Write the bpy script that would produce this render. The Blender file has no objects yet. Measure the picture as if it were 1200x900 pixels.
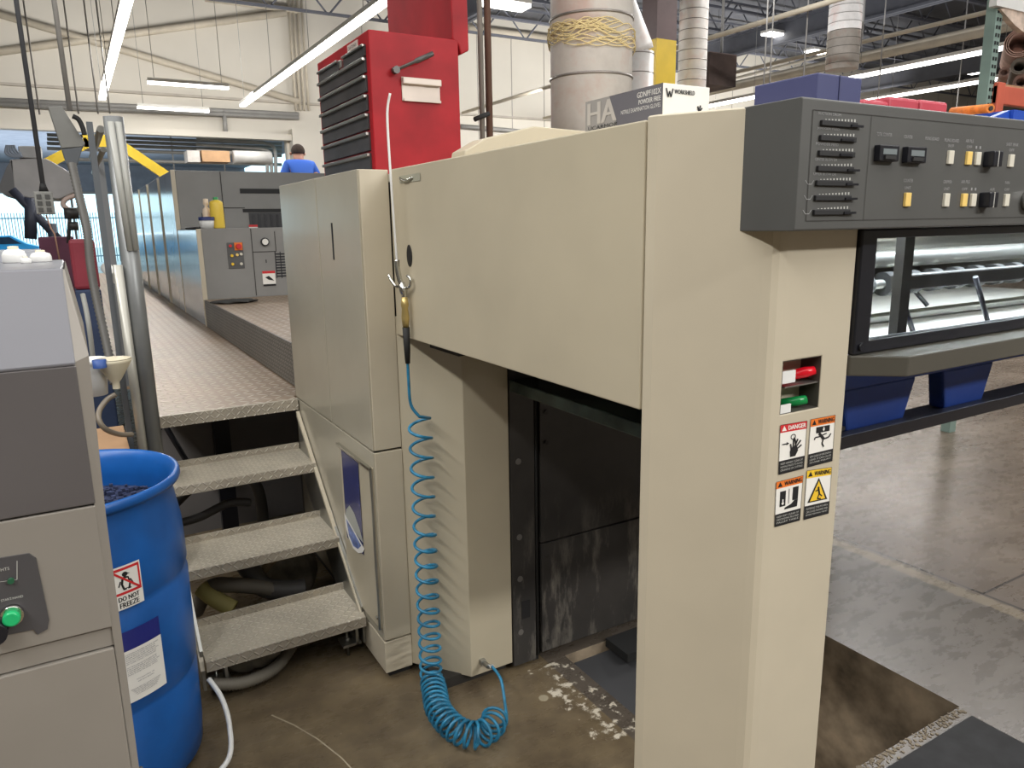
import bpy, bmesh, math, random
from mathutils import Vector, Matrix
random.seed(7)
S = bpy.context.scene
COL = S.collection
# ------------------------------------------------------------------ camera
F = 867.0; H = 1.6
R = ((0.862, 0.12, -0.492), (-0.507, 0.173, -0.845), (-0.016, 0.978, 0.21))
_Y = Vector((80-600, -(272-450), -F)).normalized()
_Z = -Vector((667-600, -(4480-450), -F)).normalized()
_Y = (_Y - _Z*_Y.dot(_Z)).normalized(); _X = _Y.cross(_Z)
RM = Matrix((_X, _Y, _Z))
cd = bpy.data.cameras.new('camera'); cam = bpy.data.objects.new('camera', cd); COL.objects.link(cam)
cd.sensor_width = 36; cd.lens = F/1200*36; cd.clip_start = .02; cd.clip_end = 300
cam.matrix_world = Matrix.Translation((0, 0, H)) @ RM.to_4x4()
S.camera = cam
def P(px, py, x=None, y=None, z=None):
    """the point of a real plane (x, y or z given) measured in the photograph"""
    d = RM @ Vector((px-600, -(py-450), -F))
    t = x/d[0] if x is not None else y/d[1] if y is not None else (z-H)/d[2]
    return Vector((0, 0, H)) + d*t
# ------------------------------------------------------------------ light
S.view_settings.view_transform = 'Standard'; S.view_settings.look = 'None'
S.view_settings.gamma = 1; S.view_settings.use_curve_mapping = False
S.view_settings.exposure = 0.25
W = bpy.data.worlds.new('world'); S.world = W; W.use_nodes = True
wn = W.node_tree.nodes; wn['Background'].inputs[0].default_value = (.60, .88, 1, 1); wn['Background'].inputs[1].default_value = 1.7
def area(name, loc, rot, sx, sy, e, c=(1, 1, 1)):
    l = bpy.data.lights.new(name, 'AREA'); l.shape = 'RECTANGLE'; l.size = sx; l.size_y = sy; l.energy = e; l.color = c
    o = bpy.data.objects.new(name, l); COL.objects.link(o); o.location = loc; o.rotation_euler = rot; return o
WHITE = (1, .985, .955)
# light of the fluorescent rows, plus unseen fills and washes added for brightness
area('row_and_fill_light', (-2.2, .6, 4.4), (0, 0, 0), .35, 8, 230, WHITE)
area('row_and_fill_light', (3.6, -3.0, 3.9), (math.radians(28), 0, 0), 3, .35, 200, WHITE)  # unseen light added behind the camera for the faces turned towards it
area('row_and_fill_light', (1.0, .3, 4.4), (0, 0, 0), 5, 6, 170, WHITE)  # broad unseen fill added over the near area
area('row_and_fill_light', (1.02, 14.05, 4.493), (0, 0, 0), .12, 11.6, 230, WHITE)
area('row_and_fill_light', (4.0, 13.7, 4.493), (0, 0, 0), .12, 11.7, 250, WHITE)
area('row_and_fill_light', (9.0, 5.0, 5.6), (0, 0, 0), .5, 8, 420, WHITE)  # extra hall light without a fixture, kept out of view
area('row_and_fill_light', (14.7, 12, 4.493), (0, 0, 0), .18, 9, 300, WHITE)
area('row_and_fill_light', (30, 2, 6), (0, 0, 0), 10, 10, 1300, WHITE)  # large added fill standing in for many rows, kept out of view
area('row_and_fill_light', (6.2, 1.0, 4.4), (0, 0, 0), .35, 6, 60, WHITE)
area('row_and_fill_light', (2, 18.0, 4.6), (math.radians(115), 0, 0), 9, .5, 190, WHITE)  # wash added to brighten the left of the back wall
area('row_and_fill_light', (18, 17.0, 4.6), (math.radians(110), 0, 0), 18, .5, 720, WHITE)  # wash added for the back wall further right
area('row_and_fill_light', (12, 10, 5.0), (math.radians(180), 0, 0), 16, 14, 520, (.95, .97, 1))  # upward fill added to lighten the ceiling
area('row_and_fill_light', (-2, 30, 1.5), (math.radians(180), 0, 0), 10, 8, 700, (.85, .93, 1))  # upward fill added to lift the dark far bay
# ------------------------------------------------------------------ materials
def lin(c):
    return tuple(((v/255)/12.92 if v/255 <= .04045 else ((v/255+.055)/1.055)**2.4) for v in c) + (1,)
MATS = {}
class NT:
    def __init__(s, m): s.n = m.node_tree.nodes; s.l = m.node_tree.links; s.b = s.n['Principled BSDF']
    def link(s, a, b): s.l.new(a, b)
    def val(s, sock, v):
        if isinstance(v, bpy.types.NodeSocket): s.l.new(v, sock)
        else: sock.default_value = v
    def math(s, op, a, b=0., clamp=False):
        n = s.n.new('ShaderNodeMath'); n.operation = op; n.use_clamp = clamp; s.val(n.inputs[0], a); s.val(n.inputs[1], b); return n.outputs[0]
    def noise(s, scale, detail=4, rough=.55, vec=None):
        n = s.n.new('ShaderNodeTexNoise'); n.inputs['Scale'].default_value = scale; n.inputs['Detail'].default_value = detail
        n.inputs['Roughness'].default_value = rough; s.l.new(vec or s.coord(), n.inputs['Vector']); return n.outputs['Fac']
    def coord(s):
        if not hasattr(s, 'c'): s.c = s.n.new('ShaderNodeNewGeometry').outputs['Position']
        return s.c
    def ramp(s, f, stops):
        n = s.n.new('ShaderNodeValToRGB'); e = n.color_ramp.elements
        while len(e) < len(stops): e.new(.5)
        for i, (p, c) in enumerate(stops): e[i].position = p; e[i].color = c
        s.l.new(f, n.inputs[0]); return n.outputs[0]
    def mix(s, f, a, b):
        n = s.n.new('ShaderNodeMix'); n.data_type = 'RGBA'; s.val(n.inputs[0], f); s.val(n.inputs[6], a); s.val(n.inputs[7], b); return n.outputs[2]
    def bump(s, h, st=.2, d=.01):
        n = s.n.new('ShaderNodeBump'); n.inputs['Strength'].default_value = st; n.inputs['Distance'].default_value = d
        s.l.new(h, n.inputs['Height']); s.l.new(n.outputs[0], s.b.inputs['Normal'])
def M(name, rgb, rough=.5, metal=0., var=.06, scale=3., bump=0., emit=0., spec=.5, alpha=1., trans=0., ior=1.45):
    if name in MATS: return MATS[name]
    m = bpy.data.materials.new(name); m.use_nodes = True; t = NT(m); c = lin(rgb)
    t.b.inputs['Roughness'].default_value = rough; t.b.inputs['Metallic'].default_value = metal
    t.b.inputs['Specular IOR Level'].default_value = spec
    t.b.inputs['Base Color'].default_value = c
    if var:
        f = t.noise(scale)
        d = tuple(v*(1-var*2) for v in c[:3])+(1,); e = tuple(min(1, v*(1+var*2)) for v in c[:3])+(1,)
        t.link(t.ramp(f, [(.3, d), (.7, e)]), t.b.inputs['Base Color'])
    if bump: t.bump(t.noise(60), bump, .003)
    if emit: t.b.inputs['Emission Color'].default_value = c; t.b.inputs['Emission Strength'].default_value = emit
    if trans: t.b.inputs['Transmission Weight'].default_value = trans; t.b.inputs['IOR'].default_value = ior
    if alpha < 1: t.b.inputs['Alpha'].default_value = alpha
    MATS[name] = m; return m
beige = M('press_beige_paint', (188, 178, 155), .42, var=.035, scale=2.2)
beige2 = M('press_beige_light', (196, 186, 165), .42, var=.035, scale=2.2)
glossy = M('door_gray_gloss', (172, 165, 147), .22, var=.04, scale=1.6)
tgray = M('machine_dark_gray', (134, 133, 130), .5, var=.04)
cgray = M('console_charcoal', (80, 80, 78), .45, var=.05, scale=5)
seam = M('seam_black', (45, 42, 38), .7, var=0)
black = M('black_paint', (22, 23, 30), .35, var=.1)
dark = M('dark_steel', (52, 50, 48), .5, metal=.3, var=.25, scale=6)
chrome = M('chrome', (210, 210, 205), .18, metal=1, var=0)
brass = M('brass', (205, 182, 120), .35, metal=.7, var=.05)
steel = M('brushed_steel', (165, 165, 160), .35, metal=.9, var=.08)
postm = M('rail_gray', (128, 130, 130), .4, metal=.35, var=.08)
white = M('white_plastic', (225, 225, 222), .4, var=.03)
cream = M('cream_plastic', (222, 212, 185), .45, var=.06)
redp = M('tool_red', (150, 26, 34), .5, spec=.25, var=.12, scale=5)
bluep = M('drum_blue', (22, 90, 166), .38, var=.12, scale=4)
pallet_blue = M('pallet_blue', (22, 52, 120), .5, var=.1)
binblue = M('bin_blue', (58, 62, 104), .55, var=.05)
binred = M('bin_red', (176, 60, 76), .5, var=.05)
yellow = M('safety_yellow', (236, 200, 50), .5, var=.05)
purple = M('column_brown', (112, 92, 92), .6, var=.08)
paper = M('paper_white', (235, 232, 225), .7, var=.02)
inkb = M('ink_black', (22, 22, 24), .6, var=0)
sred = M('sticker_red', (206, 40, 44), .5, var=0)
sorange = M('sticker_orange', (232, 120, 40), .5, var=0)
syellow = M('sticker_yellow', (240, 196, 50), .5, var=0)
inkg = M('ink_gray', (150, 150, 150), .6, var=0)
panelw = M('panel_print', (190, 190, 184), .6, var=0)
rubber = M('black_rubber', (30, 30, 30), .7, var=.1)
hoseblue = M('hose_blue', (44, 122, 158), .3, var=.2, scale=30)
hosegray = M('hose_gray', (92, 88, 80), .6, var=.15, scale=20)
clothm = M('cloth_gray', (122, 116, 104), .9, var=.2, scale=14)
lampm = M('tube_light', (255, 252, 245), .5, var=0, emit=6)
lamph = M('lamp_housing', (215, 212, 205), .5, var=.02)
wallm = M('wall_beige', (208, 202, 190), .7, var=.03, scale=.4)
pipeb = M('pipe_beige', (196, 186, 168), .55, var=.05)
pipeg = M('pipe_gray', (150, 148, 144), .5, metal=.1, var=.05)
ceilm = M('ceiling_deck', (96, 98, 104), .8, var=.1, scale=.8)
joistm = M('joist_gray', (92, 94, 102), .6, var=.05)
glassm = M('window_glass', (235, 240, 242), .03, var=0, trans=1, ior=1.1)
orange = M('orange_mesh', (226, 130, 50), .6, var=.15, scale=40)
teal = M('rack_teal', (132, 154, 146), .5, var=.1)
rackred = M('rack_orange', (205, 98, 75), .5, var=.08)
brownroll = M('roll_brown', (160, 130, 118), .8, var=.12, scale=8)
cardb = M('cardboard', (176, 140, 105), .85, var=.08)
skin = M('skin', (200, 150, 125), .6, var=.03)
hairm = M('hair_brown', (62, 50, 42), .9, var=.2, scale=30)
shirt = M('shirt_blue', (58, 104, 200), .85, var=.05)
jeans = M('jeans', (50, 60, 85), .9, var=.1)
greenb = M('button_green', (30, 165, 100), .25, var=0, emit=.15)
amber = M('lens_amber', (240, 205, 120), .35, var=0)
lens = M('lens_white', (215, 210, 195), .35, var=0)
mudf = M('container_maroon', (84, 40, 60), .7, var=.2)
navy = M('container_navy', (48, 62, 92), .7, var=.2)
fencem = M('fence_gray', (120, 150, 160), .6, var=0)
hop = M('hopper_gray', (176, 174, 174), .55, var=.06)
# galvanised duct
def duct_mat():
    m = bpy.data.materials.new('galvanised_duct'); m.use_nodes = True; t = NT(m)
    f = t.noise(3.5, 6, .6); t.link(t.ramp(f, [(.3, lin((222, 218, 214))), (.5, lin((242, 238, 234))), (.72, lin((230, 206, 198)))]), t.b.inputs['Base Color'])
    t.b.inputs['Metallic'].default_value = .05; t.b.inputs['Roughness'].default_value = .4; return m
ductm = duct_mat()
# chequer plate steel: raised bars at 45 degrees, alternate cells
def tread_mat(name, axes, base, cell=.021, brown=0.):
    m = bpy.data.materials.new(name); m.use_nodes = True; t = NT(m)
    sp = t.n.new('ShaderNodeSeparateXYZ'); t.link(t.coord(), sp.inputs[0])
    a, b = sp.outputs[axes[0]], sp.outputs[axes[1]]
    u = t.math('DIVIDE', a, cell); v = t.math('DIVIDE', b, cell)
    par = t.math('PINGPONG', t.math('ADD', t.math('FLOOR', u), t.math('FLOOR', v)), 1)
    fu = t.math('SUBTRACT', t.math('FRACT', u), .5); fv = t.math('SUBTRACT', t.math('FRACT', v), .5)
    pl = t.math('ABSOLUTE', t.math('ADD', fu, fv)); mi = t.math('ABSOLUTE', t.math('SUBTRACT', fu, fv))
    q = t.math('SUBTRACT', 1, par)
    w = t.math('ADD', t.math('MULTIPLY', pl, par), t.math('MULTIPLY', mi, q))
    ln = t.math('ADD', t.math('MULTIPLY', mi, par), t.math('MULTIPLY', pl, q))
    h = t.math('SUBTRACT', 1, t.math('ADD', t.math('MULTIPLY', w, 4.2), t.math('MULTIPLY', t.math('POWER', ln, 4), 2.2)), True)
    n = t.noise(5, 6, .6)
    c1 = tuple(v*.72 for v in lin(base)[:3])+(1,); c2 = lin(base)
    col = t.ramp(n, [(.32, c1), (.66, c2)])
    if brown: col = t.mix(t.math('MULTIPLY', t.noise(1.6, 3), brown, True), col, lin((165, 128, 96)))
    col = t.mix(t.math('MULTIPLY', h, .5), col, lin((238, 232, 218)))
    t.link(col, t.b.inputs['Base Color']); t.b.inputs['Metallic'].default_value = .2
    t.b.inputs['Roughness'].default_value = .42; t.bump(h, .8, .004); return m
treadm = tread_mat('tread_plate_top', (0, 1), (200, 191, 173))
noserm = tread_mat('tread_plate_front', (0, 2), (190, 181, 165))
walkm = tread_mat('walkway_plate', (0, 1), (138, 126, 108), .05, brown=.7)
# concrete floor
def floor_mat():
    m = bpy.data.materials.new('polished_concrete'); m.use_nodes = True; t = NT(m)
    sp = t.n.new('ShaderNodeSeparateXYZ'); t.link(t.coord(), sp.inputs[0]); X, Y = sp.outputs[0], sp.outputs[1]
    mp = t.n.new('ShaderNodeMapping'); mp.inputs['Scale'].default_value = (1, 2.2, 1); mp.inputs['Rotation'].default_value = (0, 0, .4); t.link(t.coord(), mp.inputs[0])
    n1 = t.noise(1.3, 8, .62, mp.outputs[0]); n2 = t.noise(6, 10, .7, mp.outputs[0])
    c = t.ramp(n1, [(.3, lin((96, 84, 70))), (.52, lin((124, 112, 96))), (.72, lin((150, 138, 124)))])
    # worn grey strip in front of the press, between pit and slab joint
    s1 = t.math('MULTIPLY', t.math('GREATER_THAN', X, 1.35), t.math('LESS_THAN', X, 3.15))
    c = t.mix(t.math('MULTIPLY', s1, .8), c, t.ramp(n2, [(.2, lin((52, 47, 43))), (.75, lin((92, 84, 76)))]))
    far = t.math('GREATER_THAN', X, 3.15)
    c = t.mix(t.math('MULTIPLY', far, .8), c, t.ramp(n1, [(.3, lin((78, 67, 58))), (.7, lin((118, 105, 94)))]))
    # oily brown floor by the stairs
    s2 = t.math('LESS_THAN', X, 1.35)
    c = t.mix(t.math('MULTIPLY', s2, .8), c, t.ramp(t.noise(4, 10, .7), [(.3, lin((58, 46, 32))), (.72, lin((132, 116, 88)))]))
    # worn lines
    def spots(scale, thr, soft=.03):
        return t.ramp(t.noise(scale, 9, .7), [(thr, (0, 0, 0, 1)), (thr+soft, (1, 1, 1, 1))])
    # white plaster patch beside the pit
    dx = t.math('ABSOLUTE', t.math('SUBTRACT', X, 1.33)); dy = t.math('ABSOLUTE', t.math('SUBTRACT', Y, 1.85))
    reg = t.math('MULTIPLY', t.math('LESS_THAN', t.math('ADD', dx, t.math('MULTIPLY', n2, .08)), .12), t.math('LESS_THAN', t.math('ADD', dy, t.math('MULTIPLY', n1, .1)), .28))
    c = t.mix(t.math('MULTIPLY', reg, spots(20, .53, .06)), c, lin((205, 196, 178)))
    c = t.mix(t.math('MULTIPLY', spots(34, .66), .6), c, lin((180, 170, 150)))
    wv = t.math('ABSOLUTE', t.math('SUBTRACT', X, t.math('ADD', 3.17, t.math('MULTIPLY', t.math('SUBTRACT', n1, .5), .1))))
    c = t.mix(t.math('MULTIPLY', t.math('LESS_THAN', wv, t.math('MULTIPLY', n2, .07)), .45), c, lin((160, 146, 120)))
    j = t.math('LESS_THAN', t.math('ABSOLUTE', t.math('SUBTRACT', X, 3.235)), .008)
    j2 = t.math('MULTIPLY', t.math('GREATER_THAN', X, 3.24), t.math('LESS_THAN', t.math('ABSOLUTE', t.math('SUBTRACT', Y, 1.52)), .006))
    j = t.math('MAXIMUM', j, j2)
    c = t.mix(j, c, lin((60, 52, 46)))
    t.link(c, t.b.inputs['Base Color'])
    t.link(t.ramp(n2, [(.2, (.2, .2, .2, 1)), (.8, (.36, .36, .36, 1))]), t.b.inputs['Roughness'])
    t.bump(n2, .12, .004); return m
floorm = floor_mat()
pitm = M('pit_concrete', (160, 144, 122), .75, var=.3, scale=7)
# scuffed black sheet
def sheet_mat():
    m = bpy.data.materials.new('scuffed_black_sheet'); m.use_nodes = True; t = NT(m)
    mp = t.n.new('ShaderNodeMapping'); mp.inputs['Scale'].default_value = (5, 5, 1.3); t.link(t.coord(), mp.inputs[0])
    sp = t.n.new('ShaderNodeSeparateXYZ'); t.link(t.coord(), sp.inputs[0]); Z = sp.outputs[2]
    n = t.noise(2.2, 9, .7, mp.outputs[0]); n2 = t.noise(2.5, 5, .6)
    f = t.ramp(n, [(.5, (0, 0, 0, 1)), (.72, (1, 1, 1, 1))])
    zz = t.ramp(t.math('ADD', Z, t.math('MULTIPLY', n2, .3)), [(.45, (1, 1, 1, 1)), (.78, (0, 0, 0, 1))]); g = t.math('MULTIPLY', f, zz); g = t.math('MULTIPLY', g, .55)
    c = t.ramp(n2, [(.3, lin((40, 38, 37))), (.7, lin((62, 59, 56)))])
    c = t.mix(g, c, lin((165, 158, 145))); t.link(c, t.b.inputs['Base Color'])
    t.b.inputs['Roughness'].default_value = .45; return m
sheetm = sheet_mat()
# ------------------------------------------------------------------ geometry helpers
def tag(o, label=None, cat=None, group=None, kind=None):
    for k, v in (('label', label), ('category', cat), ('group', group), ('kind', kind)):
        if v: o[k] = v
    return o
def thing(name, label, cat, loc=(0, 0, 0), group=None):
    o = bpy.data.objects.new(name, None); COL.objects.link(o); o.location = loc; o.empty_display_size = .1
    return tag(o, label, cat, group)
def worldloc(o):
    v = Vector((0, 0, 0))
    while o is not None: v += o.location; o = o.parent
    return v
class MB:
    def __init__(s): s.bm = bmesh.new()
    def box(s, a, b, mi=0):
        (x0, y0, z0), (x1, y1, z1) = a, b
        vs = [s.bm.verts.new(p) for p in ((x0, y0, z0), (x1, y0, z0), (x1, y1, z0), (x0, y1, z0), (x0, y0, z1), (x1, y0, z1), (x1, y1, z1), (x0, y1, z1))]
        for f in ((3, 2, 1, 0), (4, 5, 6, 7), (0, 1, 5, 4), (1, 2, 6, 5), (2, 3, 7, 6), (3, 0, 4, 7)):
            s.bm.faces.new([vs[i] for i in f]).material_index = mi
        return s
    def face(s, pts, mi=0):
        s.bm.faces.new([s.bm.verts.new(p) for p in pts]).material_index = mi; return s
    def prism(s, pts, vec, mi=0):
        vec = Vector(vec); a = [s.bm.verts.new(p) for p in pts]; b = [s.bm.verts.new(Vector(p)+vec) for p in pts]
        n = len(a); s.bm.faces.new(a).material_index = mi; s.bm.faces.new(b[::-1]).material_index = mi
        for i in range(n): s.bm.faces.new((a[i], b[i], b[(i+1) % n], a[(i+1) % n])).material_index = mi
        return s
    def plan(s, pts, z0, z1, mi=0): return s.prism([(x, y, z0) for x, y in pts], (0, 0, z1-z0), mi)
    def tube(s, pts, r, n=12, cap=True, mi=0, rs=None):
        pts = [Vector(p) for p in pts]; rings = []; up = None
        for i, p in enumerate(pts):
            d = (pts[min(i+1, len(pts)-1)] - pts[max(i-1, 0)]).normalized()
            if up is None: up = Vector((0, 0, 1)) if abs(d.z) < .9 else Vector((1, 0, 0))
            u = d.cross(up)
            if u.length < 1e-4: u = d.orthogonal()
            u.normalize(); w = u.cross(d).normalized(); up = w
            rr = rs[i] if rs else r
            rings.append([s.bm.verts.new(p+(u*math.cos(a)+w*math.sin(a))*rr) for a in [2*math.pi*k/n for k in range(n)]])
        for q, w in zip(rings, rings[1:]):
            for k in range(n): f = s.bm.faces.new((q[k], q[(k+1) % n], w[(k+1) % n], w[k])); f.smooth = True; f.material_index = mi
        if cap: s.bm.faces.new(rings[0][::-1]).material_index = mi; s.bm.faces.new(rings[-1]).material_index = mi
        return s
    def lathe(s, c, prof, n=48, mi=0, cap=False):
        rings = [[s.bm.verts.new((c[0]+r*math.cos(2*math.pi*k/n), c[1]+r*math.sin(2*math.pi*k/n), c[2]+z)) for k in range(n)] for r, z in prof]
        for q, w in zip(rings, rings[1:]):
            for k in range(n): f = s.bm.faces.new((q[k], q[(k+1) % n], w[(k+1) % n], w[k])); f.smooth = True; f.material_index = mi
        if cap: s.bm.faces.new(rings[0][::-1]); s.bm.faces.new(rings[-1])
        return s
    def build(s, name, mat, parent=None, bevel=0., seg=2, autosmooth=False):
        bmesh.ops.recalc_face_normals(s.bm, faces=s.bm.faces[:])
        off = worldloc(parent) if parent else Vector((0, 0, 0))
        if parent: bmesh.ops.translate(s.bm, verts=s.bm.verts[:], vec=-off)
        me = bpy.data.meshes.new(name); s.bm.to_mesh(me); s.bm.free()
        for m in (mat if isinstance(mat, (list, tuple)) else [mat]): me.materials.append(m)
        o = bpy.data.objects.new(name, me); COL.objects.link(o)
        if parent: o.parent = parent
        if bevel:
            md = o.modifiers.new('bevel', 'BEVEL'); md.width = bevel; md.segments = seg; md.limit_method = 'ANGLE'; md.angle_limit = math.radians(35)
            md.harden_normals = False
        return o
def B(name, mat, parent, a, b, bevel=0.): return MB().box(a, b).build(name, mat, parent, bevel)
def T(name, mat, parent, pts, r, n=12): return MB().tube(pts, r, n).build(name, mat, parent)
def cut(o, a, b):
    """open a real hole in a mesh"""
    off = worldloc(o); cb = MB(); cb.box(a, b); bmesh.ops.recalc_face_normals(cb.bm, faces=cb.bm.faces[:])
    bmesh.ops.translate(cb.bm, verts=cb.bm.verts[:], vec=-off)
    me = bpy.data.meshes.new('c'); cb.bm.to_mesh(me); cb.bm.free(); c = bpy.data.objects.new('c', me); COL.objects.link(c)
    c.matrix_world = Matrix.Translation(off)
    md = o.modifiers.new('cut', 'BOOLEAN'); md.object = c; md.operation = 'DIFFERENCE'; md.solver = 'EXACT'
    bpy.context.view_layer.update(); dg = bpy.context.evaluated_depsgraph_get()
    nm = bpy.data.meshes.new_from_object(o.evaluated_get(dg)); o.modifiers.remove(md); o.data = nm
    bpy.data.objects.remove(c)
def struct(o, label=None):
    o['kind'] = 'structure'
    return o
def smooth_path(pts, k=6):
    pts = [Vector(p) for p in pts]; out = []
    for i in range(len(pts)-1):
        p0, p1, p2, p3 = pts[max(i-1, 0)], pts[i], pts[i+1], pts[min(i+2, len(pts)-1)]
        for j in range(k):
            t = j/k; out.append(.5*((2*p1)+(p2-p0)*t+(2*p0-5*p1+4*p2-p3)*t*t+(3*p1-p0-3*p2+p3)*t**3))
    return out+[pts[-1]]
# text and decals. A "surface" is a function (u, v, lift) -> point
_tc = {}
def text_mesh(body):
    if body in _tc: return _tc[body]
    cu = bpy.data.curves.new('t', 'FONT'); cu.body = body; cu.resolution_u = 2; o = bpy.data.objects.new('t', cu); COL.objects.link(o)
    bpy.context.view_layer.update(); me = bpy.data.meshes.new_from_object(o.evaluated_get(bpy.context.evaluated_depsgraph_get()))
    bpy.data.objects.remove(o)
    xs = [v.co.x for v in me.vertices]; ys = [v.co.y for v in me.vertices]
    x0, x1, y0, y1 = min(xs), max(xs), min(ys), max(ys)
    r = ([((v.co.x-x0)/(x1-x0), (v.co.y-y0)/(max(y1-y0, 1e-6))) for v in me.vertices], [tuple(p.vertices) for p in me.polygons])
    _tc[body] = r; return r
def quad_surf(tl, tr, br, bl, n=None):
    tl, tr, br, bl = map(Vector, (tl, tr, br, bl)); nn = n or -(tr-tl).cross(bl-tl).normalized()
    nn = Vector(nn)
    return lambda u, v, l=0: (tl*(1-u)+tr*u)*v + (bl*(1-u)+br*u)*(1-v) + nn*l
class DB(MB):
    def __init__(s, surf): super().__init__(); s.sf = surf
    def text(s, body, u0, v0, u1, v1, l=.0006, mi=0, bold=0):
        vs, fs = text_mesh(body); w = u1-u0; h = v1-v0
        for dx in ([0, bold] if bold else [0]):
            b = [s.bm.verts.new(s.sf(u0+a*w+dx, v0+c*h, l+(.00025 if dx else 0))) for a, c in vs]
            for f in fs:
                try: s.bm.faces.new([b[i] for i in f]).material_index = mi
                except ValueError: pass
        return s
    def poly(s, uv, l=.0006, mi=0): s.bm.faces.new([s.bm.verts.new(s.sf(u, v, l)) for u, v in uv]).material_index = mi; return s
    def rect(s, u0, v0, u1, v1, l=.0004, mi=0, nu=1):
        for i in range(nu):
            a = u0+(u1-u0)*i/nu; b = u0+(u1-u0)*(i+1)/nu; s.poly([(a, v0), (b, v0), (b, v1), (a, v1)], l, mi)
        return s
    def line(s, pts, w, l=.0007, mi=0, asp=1.):
        for (a, b), (c, d) in zip(pts, pts[1:]):
            dx, dy = c-a, (d-b)/asp; L = math.hypot(dx, dy) or 1; nx, ny = -dy/L*w/2, dx/L*w/2*asp
            s.poly([(a+nx, b+ny), (a-nx, b-ny), (c-nx, d-ny), (c+nx, d+ny)], l, mi)
        return s
    def disc(s, u, v, ru, rv, l=.0006, mi=0, n=16): return s.poly([(u+ru*math.cos(2*math.pi*k/n), v+rv*math.sin(2*math.pi*k/n)) for k in range(n)], l, mi)
    def build(s, name, mat, parent=None):
        off = worldloc(parent) if parent else Vector(); bmesh.ops.translate(s.bm, verts=s.bm.verts[:], vec=-off)
        me = bpy.data.meshes.new(name); s.bm.to_mesh(me); s.bm.free()
        for m in (mat if isinstance(mat, (list, tuple)) else [mat]): me.materials.append(m)
        o = bpy.data.objects.new(name, me); COL.objects.link(o); o.parent = parent; return o

# ================================================================== STRUCTURE
PX0, PX1, PY0, PY1, PZ = 1.43, 2.38, 1.145, 2.09, -.75
f = MB()
for a, b in (((-14, -8), (PX0, 40)), ((PX1, -8), (48, 40)), ((PX0, -8), (PX1, PY0)), ((PX0, PY1), (PX1, 40))):
    f.face([(a[0], a[1], 0), (b[0], a[1], 0), (b[0], b[1], 0), (a[0], b[1], 0)])
floor = struct(f.build('floor', floorm))
pm = MB()
pm.face([(PX0, PY0, 0), (PX0, PY1, 0), (PX0, PY1, PZ), (PX0, PY0, PZ)]); pm.face([(PX1, PY0, 0), (PX1, PY1, 0), (PX1, PY1, PZ), (PX1, PY0, PZ)])
pm.face([(PX0, PY0, 0), (PX1, PY0, 0), (PX1, PY0, PZ), (PX0, PY0, PZ)]); pm.face([(PX0, PY1, 0), (PX1, PY1, 0), (PX1, PY1, PZ), (PX0, PY1, PZ)])
pm.face([(PX0, PY0, PZ), (PX1, PY0, PZ), (PX1, PY1, PZ), (PX0, PY1, PZ)])
struct(pm.build('pit_wall', pitm, floor))
# crumbled rim stones of the pit
rim = MB()
for i in range(260):
    x = random.uniform(1.75, 2.375); y = PY0-random.triangular(0, .045, .004); r = random.uniform(.0015, .006); an = random.uniform(0, 3)
    rim.prism([(x+r*math.cos(an+k)*random.uniform(.7, 1.4), y+r*math.sin(an+k)*random.uniform(.7, 1.4), -.004) for k in (0, 1.3, 2.6, 3.7, 5)], (0, 0, .004+r*.5))
ck = MB(); cp_ = [P(318, 838, z=0), P(345, 850, z=0), P(372, 866, z=0), P(400, 888, z=0), P(425, 915, z=0)]
for a_, b_ in zip(cp_, cp_[1:]):
    n_ = Vector((b_.y-a_.y, a_.x-b_.x, 0)).normalized()*.0022; up_ = Vector((0, 0, .0006)); ck.face([a_-n_+up_, b_-n_+up_, b_+n_+up_, a_+n_+up_])
ck.build('floor_crack', M('crack_filler', (176, 164, 140), .8), floor)
MB().tube([P(637, 818, z=.0)+Vector((0, 0, -.002)), P(637, 818, z=0)+Vector((0, 0, .001))], .017, 20).build('floor_plug', M('plug', (150, 140, 118), .7), floor)
rim.build('pit_rim_rubble', M('rubble', (128, 116, 98), .9, var=.1), floor)['kind'] = 'stuff'
WY = 22.0
wb = MB(); wb.box((-14, WY, 4.1), (48, WY+.25, 8.2)); wb.box((5.6, WY, 0), (48, WY+.25, 4.1))
wall = struct(wb.build('wall_back', wallm))
wr = MB()
for i in range(26):
    x = 8 + i*1.25; wr.box((x-.012, WY-.012, 1.5), (x+.012, WY, 7.6))
wr.build('wall_panel_joint', M('joint', (160, 154, 146), .7, var=0), wall)
B('wall_band', wallm, wall, (-8, WY-.3, 4.0), (7.1, WY, 4.16))
B('wall_band', M('band_dark', (180, 172, 160), .7), wall, (-8, WY-.12, 5.0), (40, WY, 5.06))
struct(MB().box((-14, 40, 3.4), (8, 40.2, 5.2)).box((3.5, 40, 0), (8, 40.2, 3.4)).box((-14, 40, 0), (-9, 40.2, 3.4)).build('wall_far', M('far_wall', (140, 146, 158), .8)))
struct(B('wall_right', wallm, None, (47.7, -8, 0), (48, 22, 8.2)))
struct(B('wall_left', wallm, None, (-14.2, -8, 0), (-14, 40, 8.2)))
struct(B('wall_near', wallm, None, (-14, -8.2, 0), (48, -8, 8.2)))
ceil = struct(B('ceiling', ceilm, None, (-14, -8, 8.0), (48, 22.3, 8.2)))
struct(B('ceiling_low', M('low_deck', (128, 136, 150), .8), None, (-14, 22.3, 4.6), (8, 40, 4.8)))
for y in [5+1.7*i for i in range(10)]:
    j = MB(); z0, z1 = 7.0, 7.85
    j.box((-10, y-.05, z1-.06), (46, y+.05, z1)); j.box((-10, y-.05, z0), (46, y+.05, z0+.06))
    x = -10; up = True
    while x < 46:
        j.tube([(x, y, z0 if up else z1), (x+.75, y, z1 if up else z0)], .025, 4); x += .75; up = not up
    j.build('roof_joist', joistm, ceil)
g = MB()
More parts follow.
